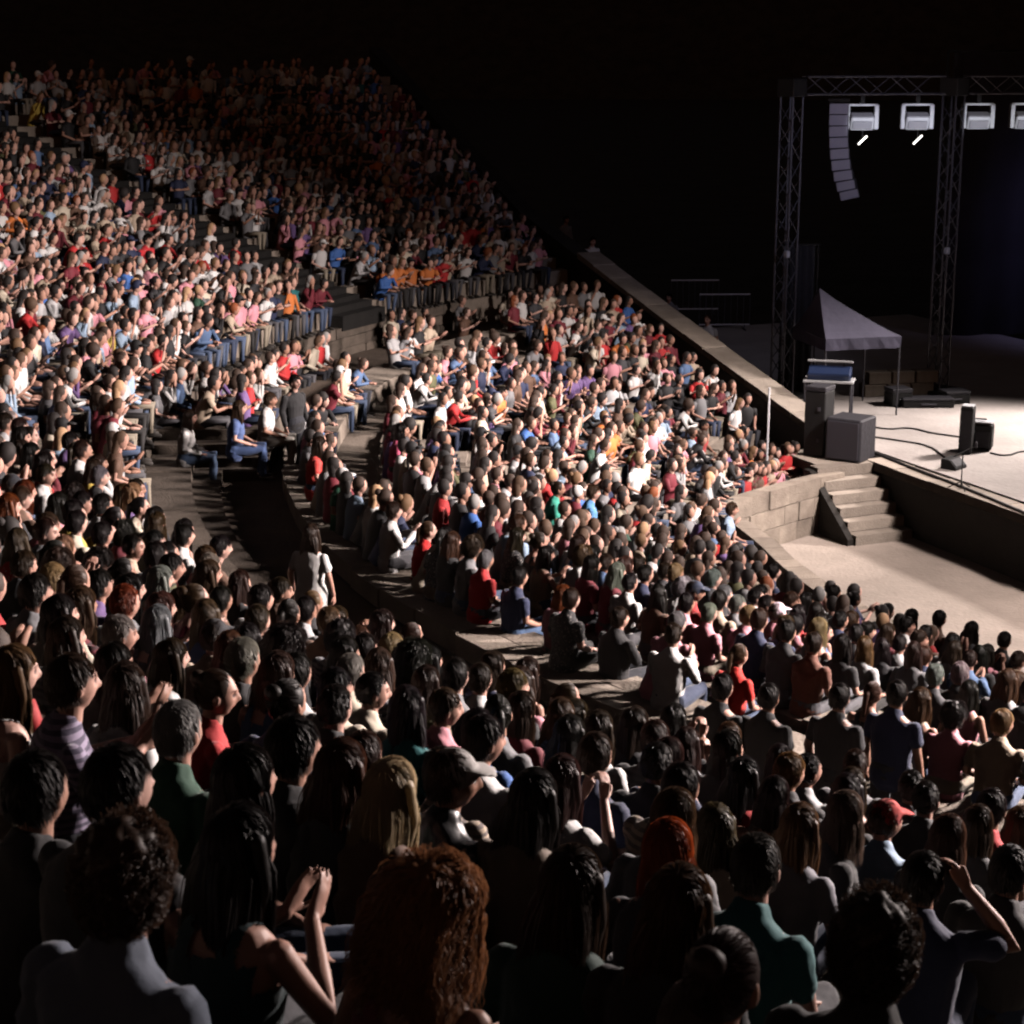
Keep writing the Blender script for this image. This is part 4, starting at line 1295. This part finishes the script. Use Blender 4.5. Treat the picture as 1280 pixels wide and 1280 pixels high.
H(308, 978, 'f_lap_look', 'bob', 'black', 'tee', 'black', "person with a black bob turned to the right, in front of the tall dark head", "the black bob turned right", dyaw=-50)
H(368, 950, 'm_lap', 'short', 'black', 'long', 'black', "tall person with dark hair and a lit neck beside the black bob", scale=1.05, dyaw=-15)
H(225, 915, 'm_lap', 'grey', 'grey', 'tee', 'dark green', "person with silvery grey hair seated at left above the black heads", "the silver-haired person")
H(92, 855, 'm_clap', 'short', 'dark brown', 'tee', 'purple', "person in a striped lilac shirt clapping at the far left", "the striped lilac shirt", stripe=True, dyaw=-30, tcv=(.33, .28, .40))
H(18, 842, 'f_lap', 'wavy', 'light brown', 'tank', 'white', "person with light brown hair and lit bare arms cut by the left edge", dyaw=-20)
H(272, 868, 'f_clap', 'bun', 'dark brown', 'tee', 'red', "person in a red top with both arms raised above the silver-haired person", "the red top at left", dyaw=-30)
H(420, 885, 'm_lap', 'crop', 'black', 'tee', 'black', "black-haired person in black above the blonde's left shoulder")
H(360, 880, 'f_lap', 'bun', 'black', 'tee', 'navy', "person with a black bun in navy left of the blonde, two rows down")
H(490, 990, 'f_lap', 'blonde', 'blonde', 'tee', 'brown', "person with long pale blonde hair in a brown top", "the long-haired blonde", hcv=(.66, .50, .30))
H(428, 965, 'f_lap', 'long', 'brown', 'long', 'black', "person with long reddish brown hair immediately left of the blonde", hcv=(.085, .035, .022))
H(568, 975, 'm_lap_look', 'short', 'dark brown', 'tee', 'black', "person in a pale cap and black leather jacket right of the blonde", "the leather jacket", leather=True, extra=(('cap', (.45, .43, .41)),), dyaw=-20)
H(668, 1000, 'f_lap', 'long', 'black', 'tee', 'beige', "person with long black hair in a beige top behind the copper curls' right side", "the beige top with black hair", tcv=(.22, .17, .13))
H(652, 888, 'f_lap', 'bob', 'dark brown', 'long', 'burgundy', "person with a dark bob in burgundy at the near edge of the dark walkway", "the burgundy top by the walkway")
H(702, 895, 'f_lap_look', 'long', 'brown', 'tee', 'denim blue', "person in a patterned blue blouse by the walkway, right of the burgundy top", "the blue blouse", dyaw=-30, stripe=True)
H(745, 945, 'm_lap', 'short', 'dark brown', 'tee', 'navy', "person with broad shoulders in a plain navy shirt left of the grey hoarding patch", "the navy shirt", dyaw=-6, bc=BC[1])
H(822, 955, 'm_lap', 'crop', 'black', 'long', 'black', "person with a round black head below the last pale slab")
H(715, 1110, 'f_lap', 'long', 'dark brown', 'tee', 'dark green', "person with long dark brown hair in dark green right of the copper curls", "the dark green top", dyaw=8, tcv=(.015, .05, .04))
H(838, 1065, 'f_chin', 'bob', 'red', 'long', 'charcoal', "person with bright orange-red hair", "the orange-red hair")
H(848, 1135, 'f_lap', 'wavy', 'brown', 'tee', 'black', "person with long brown hair catching light on the right, below the orange-red hair", "the brown waves", hcv=(.10, .05, .025), dyaw=6)
H(843, 1022, 'f_lap', 'bob', 'brown', 'tee', 'grey', "person with a brown bob above the orange-red hair")
H(946, 1085, 'm_lap', 'grey', 'dark brown', 'tee', 'teal', "person with cropped greying hair and a plain teal shirt", "the teal shirt", hcv=(.06, .052, .046), tcv=(.03, .15, .16), dyaw=-4)
H(1000, 1035, 'f_lap', 'long', 'light brown', 'tee', 'grey', "person with long light brown hair in a grey tee right of the teal shirt", "the grey tee", tcv=(.20, .20, .23), hcv=(.14, .075, .04), dyaw=-4)
H(1058, 1018, 'f_lap_look', 'bob', 'light brown', 'tee', 'black', "person with a greyish bob in profile behind the grey tee", "the greyish bob in profile", dyaw=-55, hcv=(.16, .11, .085))
H(1155, 1100, 'm_raise', 'short', 'black', 'tee', 'navy', "person in navy with the right arm raised to the head, at lower right", "the raised arm", dyaw=4)
H(1185, 1048, 'f_lap', 'bob', 'brown', 'tee', 'black', "person with brown hair mostly hidden behind the raised arm's head", hcv=(.09, .045, .03))
H(1093, 1200, 'm_lap', 'curly', 'dark brown', 'tee', 'black', "person with a big dark round head of hair below the raised arm", "the big dark head", scale=1.04)
H(905, 1225, 'f_lap', 'bun', 'brown', 'tee', 'charcoal', "person with tied brown hair at the bottom, below the teal shirt", hcv=(.07, .04, .035))
H(872, 1290, 'm_lap', 'grey', 'grey', 'tee', 'grey', "crown of a greying head cut by the bottom edge", hcv=(.17, .13, .12))
H(1262, 1090, 'm_lap', 'short', 'black', 'long', 'black', "person in a dark cap cut by the right edge", extra=(('cap', (.02, .02, .025)),), dyaw=-10)
H(1222, 1032, 'f_lap', 'bob', 'dark brown', 'tee', 'charcoal', "person with a dark bob up and right of the raised arm")
H(1140, 985, 'm_lap', 'crop', 'black', 'tee', 'charcoal', "person with cropped black hair and wide charcoal shoulders above the raised arm", dyaw=-6)
H(924, 820, 'f_lap', 'pony', 'brown', 'tee', 'red', "person in a vivid red shirt in the lower seats", "the vivid red shirt", tcv=(.62, .025, .015))
H(985, 790, 'm_lap', 'short', 'black', 'long', 'black', "person in a black jacket above the vivid red shirt", dyaw=-4, rows='L')
H(1018, 805, 'm_lap', 'short', 'dark brown', 'tee', 'brown', "person with a wide rust brown back right of the black jacket", tcv=(.13, .045, .025), rows='L')
for k, (px, py, key, hr, tc, txt) in enumerate(((968, 715, 'm_lap', 'short', 'navy', "person in navy, tallest dark outline of the front row against the sand"), (1008, 752, 'f_lap', 'long', 'black', "long-haired person in black just right of the tallest front row outline"),
        (1043, 742, 'm_lap', 'short', 'burgundy', "person in dull burgundy in the front row, left of a narrow gap"), (1068, 750, 'f_lap', 'bun', 'purple', "person with a small bun in mauve in the front row"),
        (1110, 765, 'm_lap', 'crop', 'black', "broad person in black alone between two gaps of the front row"), (1140, 772, 'f_lap', 'bob', 'charcoal', "person with a dark bob right of the broad front row back"),
        (1175, 772, 'm_lap', 'short', 'brown', "person in brown in the front row, short hair against the sand"), (1215, 788, 'f_lap', 'long', 'charcoal', "person with long dark hair, second outline from the right in the front row"),
        (1257, 786, 'm_lap', 'crop', 'black', "rightmost dark outline of the front row against the sand"))):
    H(px, py, key, hr, 'black', 'tee', tc, txt, txt.split(',')[0].replace('person', 'the front row person') if k in (0, 4) else None, rows='L')
# the coloured shirts one notices further away, all seated
H(400, 556, 'f_lap', 'long', 'dark brown', 'tee', 'red', "person in bright red at the upper end of the curved slab ledge", "the bright red top on the ledge", tcv=(.62, .06, .05), rows='E')
H(238, 522, 'f_lap', 'bob', 'dark brown', 'long', 'white', "person in a white top and blue jeans on the edge of the empty bend", "the white top and jeans", bc=(.10, .16, .28), rows='B')
H(536, 672, 'f_lap', 'pony', 'brown', 'tee', 'red', "person in a scarlet tee in the middle of the lower seats", "the scarlet tee", tcv=(.62, .02, .02), rows='L')
H(742, 612, 'm_lap', 'short', 'brown', 'tee', 'blue', "person in a sky blue shirt in the lower seats", "the sky blue shirt", tcv=(.12, .32, .62), rows='L')
H(628, 505, 'm_lap', 'short', 'black', 'tee', 'orange', "person in an orange shirt among the far lower seats", "the orange shirt", tcv=(.75, .22, .06), rows='L')
H(503, 535, 'f_lap', 'bob', 'black', 'tee', 'pink', "person in a hot pink top in the lower seats near the dark aisle", "the hot pink top", tcv=(.75, .13, .25), rows='L')
H(698, 588, 'f_lap', 'bun', 'dark brown', 'tee', 'teal', "person in a sea green top left of the sky blue shirt", "the sea green top", tcv=(.05, .38, .28), rows='L')
H(880, 532, 'm_lap', 'short', 'black', 'tee', 'red', "person in a brick red shirt near the foot of the end wall", "the brick red shirt", tcv=(.45, .04, .04), rows='L')
H(916, 618, 'm_lap', 'short', 'brown', 'tee', 'pale blue', "person in a pale blue shirt leaning by the orchestra wall", "the pale blue shirt", rows='L')
H(704, 780, 'f_lap', 'bob', 'auburn', 'tee', 'pink', "person with auburn hair and a pink shoulder on the slab ledge", "the pink shoulder on the ledge", rows='L')
H(650, 778, 'm_lap', 'short', 'black', 'tee', 'navy', "person in navy and blue jeans on the slab ledge left of the pink shoulder", bc=(.08, .14, .26), rows='L')
H(775, 805, 'm_cross', 'short', 'dark brown', 'long', 'black', "broad person in black on the slab ledge right of the pink shoulder", bc=BC[0], rows='L')
H(185, 300, 'm_lap', 'short', 'black', 'tee', 'red', "person in red high in the left upper seats", tcv=(.6, .03, .04), rows='U')
H(300, 510, 'f_lap', 'long', 'brown', 'tee', 'denim blue', "person in blue on the low wall where the walkway bends", "the blue clothes at the bend", bc=(.07, .12, .27), tcv=(.08, .13, .30), rows='B')
H(338, 500, 'm_lap', 'short', 'brown', 'tee', 'white', "person in white by the upper end of the empty bend", bc=(.4, .38, .34), rows='B')
# people on their feet
stander(904, 860, WALK_Z, 'm_stand', 'short', 'black', 'tee', 'black', "person in black standing on the walkway in front of the vivid red shirt", None, bc=BC[0])
stander(962, 872, WALK_Z, 'm_stand', 'short', 'black', 'tee', 'black', "person in black standing on the walkway left of the pale paved patch", 'the black shirt by the pale patch', bc=BC[0])
stander(1122, 868, WALK_Z, 'm_stand', 'short', 'black', 'tee', 'navy', "person with a wide dark navy back standing on the walkway, right of the charcoal shirt", None, bc=BC[0])
stander(1050, 872, WALK_Z, 'm_stand', 'short', 'black', 'tee', 'charcoal', "person in charcoal standing on the walkway right of the pale paved patch", 'the charcoal shirt by the pale patch', bc=BC[0])
stander(389, 668, WALK_Z, 'f_stand', 'long', 'dark brown', 'tee', 'white', "person in white standing alone on the curved walkway", "the person in white on the walkway", yaw=-20, bc=(.7, .69, .67))
stander(369, 478, WALK_Z, 'm_stand', 'short', 'black', 'long', 'black', "steward in black standing where the walkway reaches the dark stairs", "the steward on the walkway", yaw=-130, bc=BC[0])
stander(741, 302, WALK_Z, 'm_stand', 'short', 'black', 'tee', 'white', "person in a white tee standing high beside the end wall", "the white tee by the end wall", yaw=-150, bc=BC[0])
stander(708, 275, WALK_Z, 'm_stand', 'short', 'black', 'long', 'grey', "person in grey standing left of the white tee by the end wall", yaw=-140, bc=BC[0])
stander(836, 372, 1.25, 'm_stand', 'short', 'black', 'long', 'grey', "person in grey standing in the dark behind the end wall", yaw=150, bc=BC[0])
stander(884, 400, 1.25, 'm_stand', 'crop', 'brown', 'tee', 'pale grey', "person in pale grey leaning by the coping of the end wall", yaw=150, bc=BC[0])

# ------------------------------------------------------------------ every other seat
EMPTY = [  # patches the photograph leaves empty, as pixel polygons (circle x, y, rx, ry)
    (300, 640, 62, 105), (450, 462, 42, 26), (552, 425, 26, 20), (606, 412, 26, 18), (1000, 895, 32, 26), (832, 690, 18, 34), (868, 655, 16, 20), (1180, 700, 200, 40)]
seats = []
def add_seats(Rs, Zs, aisles, z_extra):
    for j, (R, z) in enumerate(zip(Rs, Zs)):
        pm = phimax(R) - .9 / R
        ph = -pm + RNG.uniform(0, .4) / R
        while ph < pm:
            p0 = ph + RNG.gauss(0, .05) / R
            ph += RNG.uniform(.45, .54) * (.78 if p0 < .15 else .95) / R
            if any(abs(p0 - a) * R < (1.2 if abs(a - UP_AISLES[0]) < 1e-6 and z_extra == 1 else .68) for a in aisles): continue
            if R == LOW_R[-1] and p0 > -.3: ph -= .05 / R
            if RNG.random() < .035 + (max(0, j - 11) * .075 if z_extra == 1 and R < 60 and ph < .3 else 0): continue
            x, y = pol(R + (.36 if R == LOW_R[-1] else .18) + RNG.gauss(0, .07), p0)
            px, py, d = project((x, y, z + .75))
            if z_extra == 5 and not (PH_F - math.radians(4.6) < p0 < PH_F - .006): continue
            if 2 <= z_extra <= 3 and not (math.radians(-72) < p0 < math.radians(-52 if z_extra == 2 else -24)): continue
            if d < 6.4 or not (-90 < px < 1370) or py > 1330: continue
            bx, by, _ = project((x, y, z + .1))
            if any(((bx - ex) / rx) ** 2 + ((by - ey) / ry) ** 2 < 1 for ex, ey, rx, ry in EMPTY): continue
            if ((px - 308) / 52) ** 2 + ((py - 650) / 84) ** 2 < 1: continue
            if z_extra == 1 and R < 24.9 and -.08 < p0 < .62: continue
            if ((px - 962) / 48) ** 2 + ((py - 662) / 40) ** 2 < 1 or ((px - 1010) / 60) ** 2 + ((py - 702) / 26) ** 2 < 1: continue
            if any((x - tx) ** 2 + (y - ty) ** 2 < (.46 ** 2 if tR == 0 or abs(tR - R) < .5 else .36 ** 2) for tx, ty, tR in TAKEN): continue
            if d < 8.0 and any(math.hypot(x - tx, y - ty) < .78 for tx, ty, _ in TAKEN): continue
            seats.append((d, x, y, z, R, z_extra, px, py))
add_seats(LOW_R, LOW_Z, LOW_AISLES, 0)
add_seats(UP_R[:19], UP_Z[:19], UP_AISLES, 1)
for R in (22.35, 23.0, 23.6): add_seats([R], [3.2], [], 5)
for R, z in ((22.5, 2.55), (23.35, 2.6)):
    add_seats([R], [z - .02], LOW_AISLES, 2 if R < 23 else 3)
for k in range(10):
    for py0, dz in ((578, 0), (552, .12)):
        px0 = 922 + 10 * k + RNG.uniform(-3, 3)
        p = at(px0, py0 - .10 * (px0 - 990) * .6 + RNG.uniform(-4, 4) + 8, .55 + dz + .75)
        for _q in range(20):
            if min(math.hypot(p[0] - w_.x, p[1] - w_.y) for w_ in W_PATH[:14]) > (.92 if dz == 0 else 1.5): break
            rr_ = math.hypot(p[0] - CX, p[1] - CY); p[0] += (p[0] - CX) / rr_ * .1; p[1] += (p[1] - CY) / rr_ * .1
        if (p[0] - CX) * NX + (p[1] - CY) * NY + CHORD > -.55: continue
        px, py, d = project(p)
        seats.append((d, p[0], p[1], .55 + dz, math.hypot(p[0] - CX, p[1] - CY), 4, px, py))
seats.sort()
N_IND = 300 - len(PERSONS)
inside = [s for s in seats if -10 < s[6] < 1290 and s[7] < 1300]
indiv = inside[:N_IND]
iset = set(id(s) for s in indiv)
rest = [s for s in seats if id(s) not in iset]

NUM = {1: 'one row', 2: 'two rows', 3: 'three rows', 4: 'four rows', 5: 'five rows', 6: 'six rows'}
ALLR = LOW_R + UP_R
def row_i(R): return min(range(len(ALLR)), key=lambda i: abs(ALLR[i] - R))
USED = set()
ROT_KEYS = {'m': ['m_lap', 'm_lap_look', 'm_lean', 'm_clap', 'm_cross', 'm_lap'], 'f': ['f_lap', 'f_lap_look', 'f_clap', 'f_chin', 'f_phone', 'f_lap']}
POSE_TXT = {'lap': '', 'lean': 'leaning forward', 'clap': 'clapping', 'cross': 'arms crossed', 'chin': 'chin on hand', 'phone': 'hands raised'}
def place_word(R): return
for d, x, y, z, R, up, px, py in indiv:
    for attempt in range(60):
        sex = RNG.choice('mf')
        key = RNG.choice(ROT_KEYS[sex])
        st = wpick(STYLE_W[sex]); hc = 'grey' if st == 'grey' else wpick(HW); tc = wpick(TW)
        if st == 'cap': hc = RNG.choice(['black', 'navy', 'white', 'red'])
        top = RNG.choice(list(PROTO[key]['tops']))
        lm = sorted(LANDMARK, key=lambda L: (L[0] - x) ** 2 + (L[1] - y) ** 2)
        L = lm[0 if attempt < 25 else (1 if attempt < 45 else 2)]
        dr = row_i(math.hypot(L[0] - CX, L[1] - CY) - .18) - row_i(R)
        lx, ly, _ = project((L[0], L[1], L[2] + .7))
        sd = 'left' if px < lx else 'right'
        near = math.hypot(L[0] - x, L[1] - y)
        if dr == 0: rel = f"beside {L[3]}" if near < 1.2 else f"{sd} along the row from {L[3]}"
        else: rel = f"{NUM.get(abs(dr), 'several rows')} {'below' if dr > 0 else 'behind'} {L[3]}"
        pt = POSE_TXT[key.split('_')[1]]
        pat = RNG.choice(('', '', '', '', '', 'striped ', 'spotted '))
        lab = f"{STYLE_TXT[st].format(hc)}, {pat}{tc} {'top' if top != 'long' else 'long-sleeved top'}{', ' + pt if pt else ''}, {rel}"
        lab = "person with " + lab
        if len(lab.split()) <= 16 and lab not in USED: break
        if attempt > 12 and dr != 0:
            lab = f"person with {STYLE_TXT[st].format(hc)}, {pat}{tc} top, {rel}".replace("immediately ", "")
            if len(lab.split()) <= 16 and lab not in USED: break
    if len(lab.split()) > 16: lab = lab.replace(' long-sleeved', '').replace(', arms crossed', '').replace(', leaning forward', '').replace(', chin on hand', '').replace(', hands raised', '')
    if len(lab.split()) > 16: lab = lab.replace(' straight', '').replace('person with', 'person,').replace(' along the row', '').replace(', clapping', '').replace(' from the', ' of the')
    if len(lab.split()) > 16: lab = lab.replace(' hair,', ',')
    if len(lab.split()) > 16: print('LONG', lab)
    USED.add(lab)
    hcv = TC[hc] if st == 'cap' else HC[hc]
    ex = ()
    if st == 'cap': ex = (('crop', HC['dark brown']),)
    j = lambda c: tuple(min(.8, max(.004, v * RNG.uniform(.82, 1.18))) for v in c)
    person(lab, key, (x, y, z + RNG.uniform(-.02, .02)), face_to(x, y, RNG.gauss(0, .12)), RNG.choice(SK), st, j(hcv), top, TC[tc], RNG.choice(BC), stripe=(pat == 'striped '), spots=(pat == 'spotted '), extra=ex, scale=RNG.uniform(.94, 1.05))

# ------------------------------------------------------------------ the rest of the crowd: one mesh of small figures
SHAPES = []
def small(pose, sex, style, yaw, sleeve):
    fg = Fig(pose, sex, yaw, 0, 0, .5)
    P, K = [], []
    def add(part, k): P.append(part); K.append(np.full(len(part[0]), k))
    add(fg.torso(.012, low=True), 2)
    add(tube([fg.neck - np.array([0, 0, .02]), fg.head - np.array([0, .02, .05])], [.056, .05], 6, 1), 0)
    add(ellipsoid(fg.head, (.077, .096, .121), 10, 7, fg.hrot, head_shape), 0)
    for s in (-1, 1):
        if sleeve == 2: add(fg.armtube(s, .01, 2.0, True), 2)
        else:
            add(fg.armtube(s, 0, 2.0, True), 0); add(fg.armtube(s, .014, .6, True), 2)
        sh, el, wr, d_, n_ = fg.arm(s); d_ = np.array(d_) / np.linalg.norm(d_)
        add(tube([wr, wr + d_ * .08, wr + d_ * .17], [.024, .034, .016], 5, 1), 0)
        add(fg.leg(s, low=True), 3)
        c = fg.legpts(s)[2]
        add(tube([c + np.array([0, -.03, -.045]), c + np.array([0, .16, -.055])], [.042, .034], 5, 1), 4)
    for v, f in hair_shell(style, True):
        add((((v * 1.07 + np.array([0, -.006, .006])) @ fg.hrot.T) + fg.head, f), 1)
    v, f = join(P)
    tri = []
    for q in f:
        for k in range(1, len(q) - 1): tri.append((q[0], q[k], q[k + 1]))
    SHAPES.append((v.astype(np.float32), np.array(tri, np.int32), np.concatenate(K), sex, style))
small('lap', 'm', 'short', 0, 1); small('lap', 'm', 'crop', 22, 2); small('lean', 'm', 'short', -15, 1); small('clap', 'm', 'short', 8, 1)
small('cross', 'm', 'crop', -20, 2); small('chin', 'm', 'short', 10, 1); small('lap', 'm', 'cap', 0, 1)
small('lap', 'f', 'long', -12, 1); small('lap', 'f', 'bob', 15, 1); small('clap', 'f', 'long', 0, 1); small('lean', 'f', 'bun', 10, 2)
small('phone', 'f', 'pony', 0, 1); small('chin', 'f', 'bob', -18, 2); small('cross', 'f', 'wavy', 25, 1); small('clap', 'f', 'bun', -8, 1); small('lean', 'm', 'curly', 20, 2)

HINT = [  # colour of clothes seen at these places of the photograph
    (80, 310, 'red', 14), (200, 305, 'red', 12), (110, 250, 'white', 12), (260, 350, 'white', 14), (40, 300, 'white', 14), (225, 395, 'white', 18), (490, 345, 'orange', 16), (520, 345, 'orange', 12),
    (440, 350, 'red', 12), (355, 430, 'pale blue', 12), (490, 490, 'white', 16), (515, 480, 'white', 10), (760, 545, 'orange', 14), (720, 470, 'purple', 14), (700, 460, 'navy', 14),
    (765, 500, 'pale grey', 12), (590, 555, 'white', 14), (680, 560, 'pale blue', 12), (790, 600, 'white', 16), (880, 565, 'red', 14), (500, 500, 'white', 12), (420, 500, 'white', 14), (660, 700, 'beige', 10),
    (300, 400, 'pink', 18), (330, 460, 'white', 14), (10, 470, 'white', 12), (40, 500, 'orange', 12), (60, 600, 'navy', 14), (40, 610, 'orange', 10), (130, 530, 'burgundy', 16), (180, 555, 'white', 12),
    (235, 590, 'pink', 16), (240, 640, 'white', 12), (170, 660, 'pale grey', 14), (105, 660, 'white', 12), (715, 430, 'white', 10), (830, 545, 'white', 12), (930, 570, 'orange', 10), (1010, 570, 'burgundy', 16), (1040, 570, 'burgundy', 14), (960, 610, 'red', 12)]
verts, tris, cols = [], [], []
nv = 0
for d, x, y, z, R, up, px, py in rest:
    v, t, K, sex, st = SHAPES[RNG.choice((0, 0, 1, 1, 3, 4, 4, 5, 6, 7, 7, 8, 8, 9, 10, 11, 12, 13, 13, 14, 15, 2))]
    yw = face_to(x, y, RNG.gauss(0, .24))
    sc_ = RNG.uniform(.92, 1.06)
    c, s = math.cos(yw) * sc_, math.sin(yw) * sc_
    w = np.empty_like(v)
    v = v.copy(); v[:, 0] += RNG.gauss(0, .07) * np.maximum(v[:, 2], 0); v[:, 1] += RNG.gauss(.02, .08) * np.maximum(v[:, 2], 0)
    w[:, 0] = v[:, 0] * c - v[:, 1] * s + x; w[:, 1] = v[:, 0] * s + v[:, 1] * c + y; w[:, 2] = v[:, 2] * sc_ + z
    tc = wpick(TW)
    if up == 4: tc = RNG.choice(['burgundy', 'red', 'pink', 'brown', 'black', 'beige'])
    for hx, hy, cc, hr in HINT:
        if abs(px - hx) < hr and abs(py + 12 - hy) < hr: tc = cc
    hcn = TC[RNG.choice(['black', 'navy', 'white'])] if st == 'cap' else HC[wpick(HW)]
    k_ = RNG.uniform(.8, 1.15)
    pal = np.array([RNG.choice(SK), hcn, tuple(q * k_ for q in TC[tc]), RNG.choice(BC), (.05, .045, .04)], np.float32)
    pal = np.minimum(pal, .8)
    verts.append(w); tris.append(t + nv); nv += len(v)
    cols.append(np.concatenate([pal[K], np.ones((len(K), 1), np.float32)], 1))
verts = np.concatenate(verts); tris = np.concatenate(tris); cols = np.concatenate(cols)
me = bpy.data.meshes.new("crowd")
me.vertices.add(len(verts)); me.vertices.foreach_set("co", verts.astype(np.float32).ravel())
me.loops.add(len(tris) * 3); me.loops.foreach_set("vertex_index", tris.astype(np.int32).ravel())
me.polygons.add(len(tris)); me.polygons.foreach_set("loop_start", np.arange(0, len(tris) * 3, 3, dtype=np.int32))
me.polygons.foreach_set("loop_total", np.full(len(tris), 3, np.int32))
me.update(calc_edges=True)
me.polygons.foreach_set("use_smooth", np.ones(len(tris), bool))
a = me.color_attributes.new("person_colour", 'FLOAT_COLOR', 'POINT'); a.data.foreach_set("color", cols.astype(np.float32).ravel())
me.materials.append(M_CROWD)
o = link("crowd", me); o['kind'] = 'stuff'; o['label'] = "seated audience filling the rows beyond the nearest people"; o['category'] = "crowd"
print("PEOPLE", len(PERSONS), "individual", len(PERSONS) + len(indiv), "crowd", len(rest), "tris", len(tris), "nearest crowd depth", round(min(s[0] for s in rest), 1), "last indiv", round(indiv[-1][0], 1))
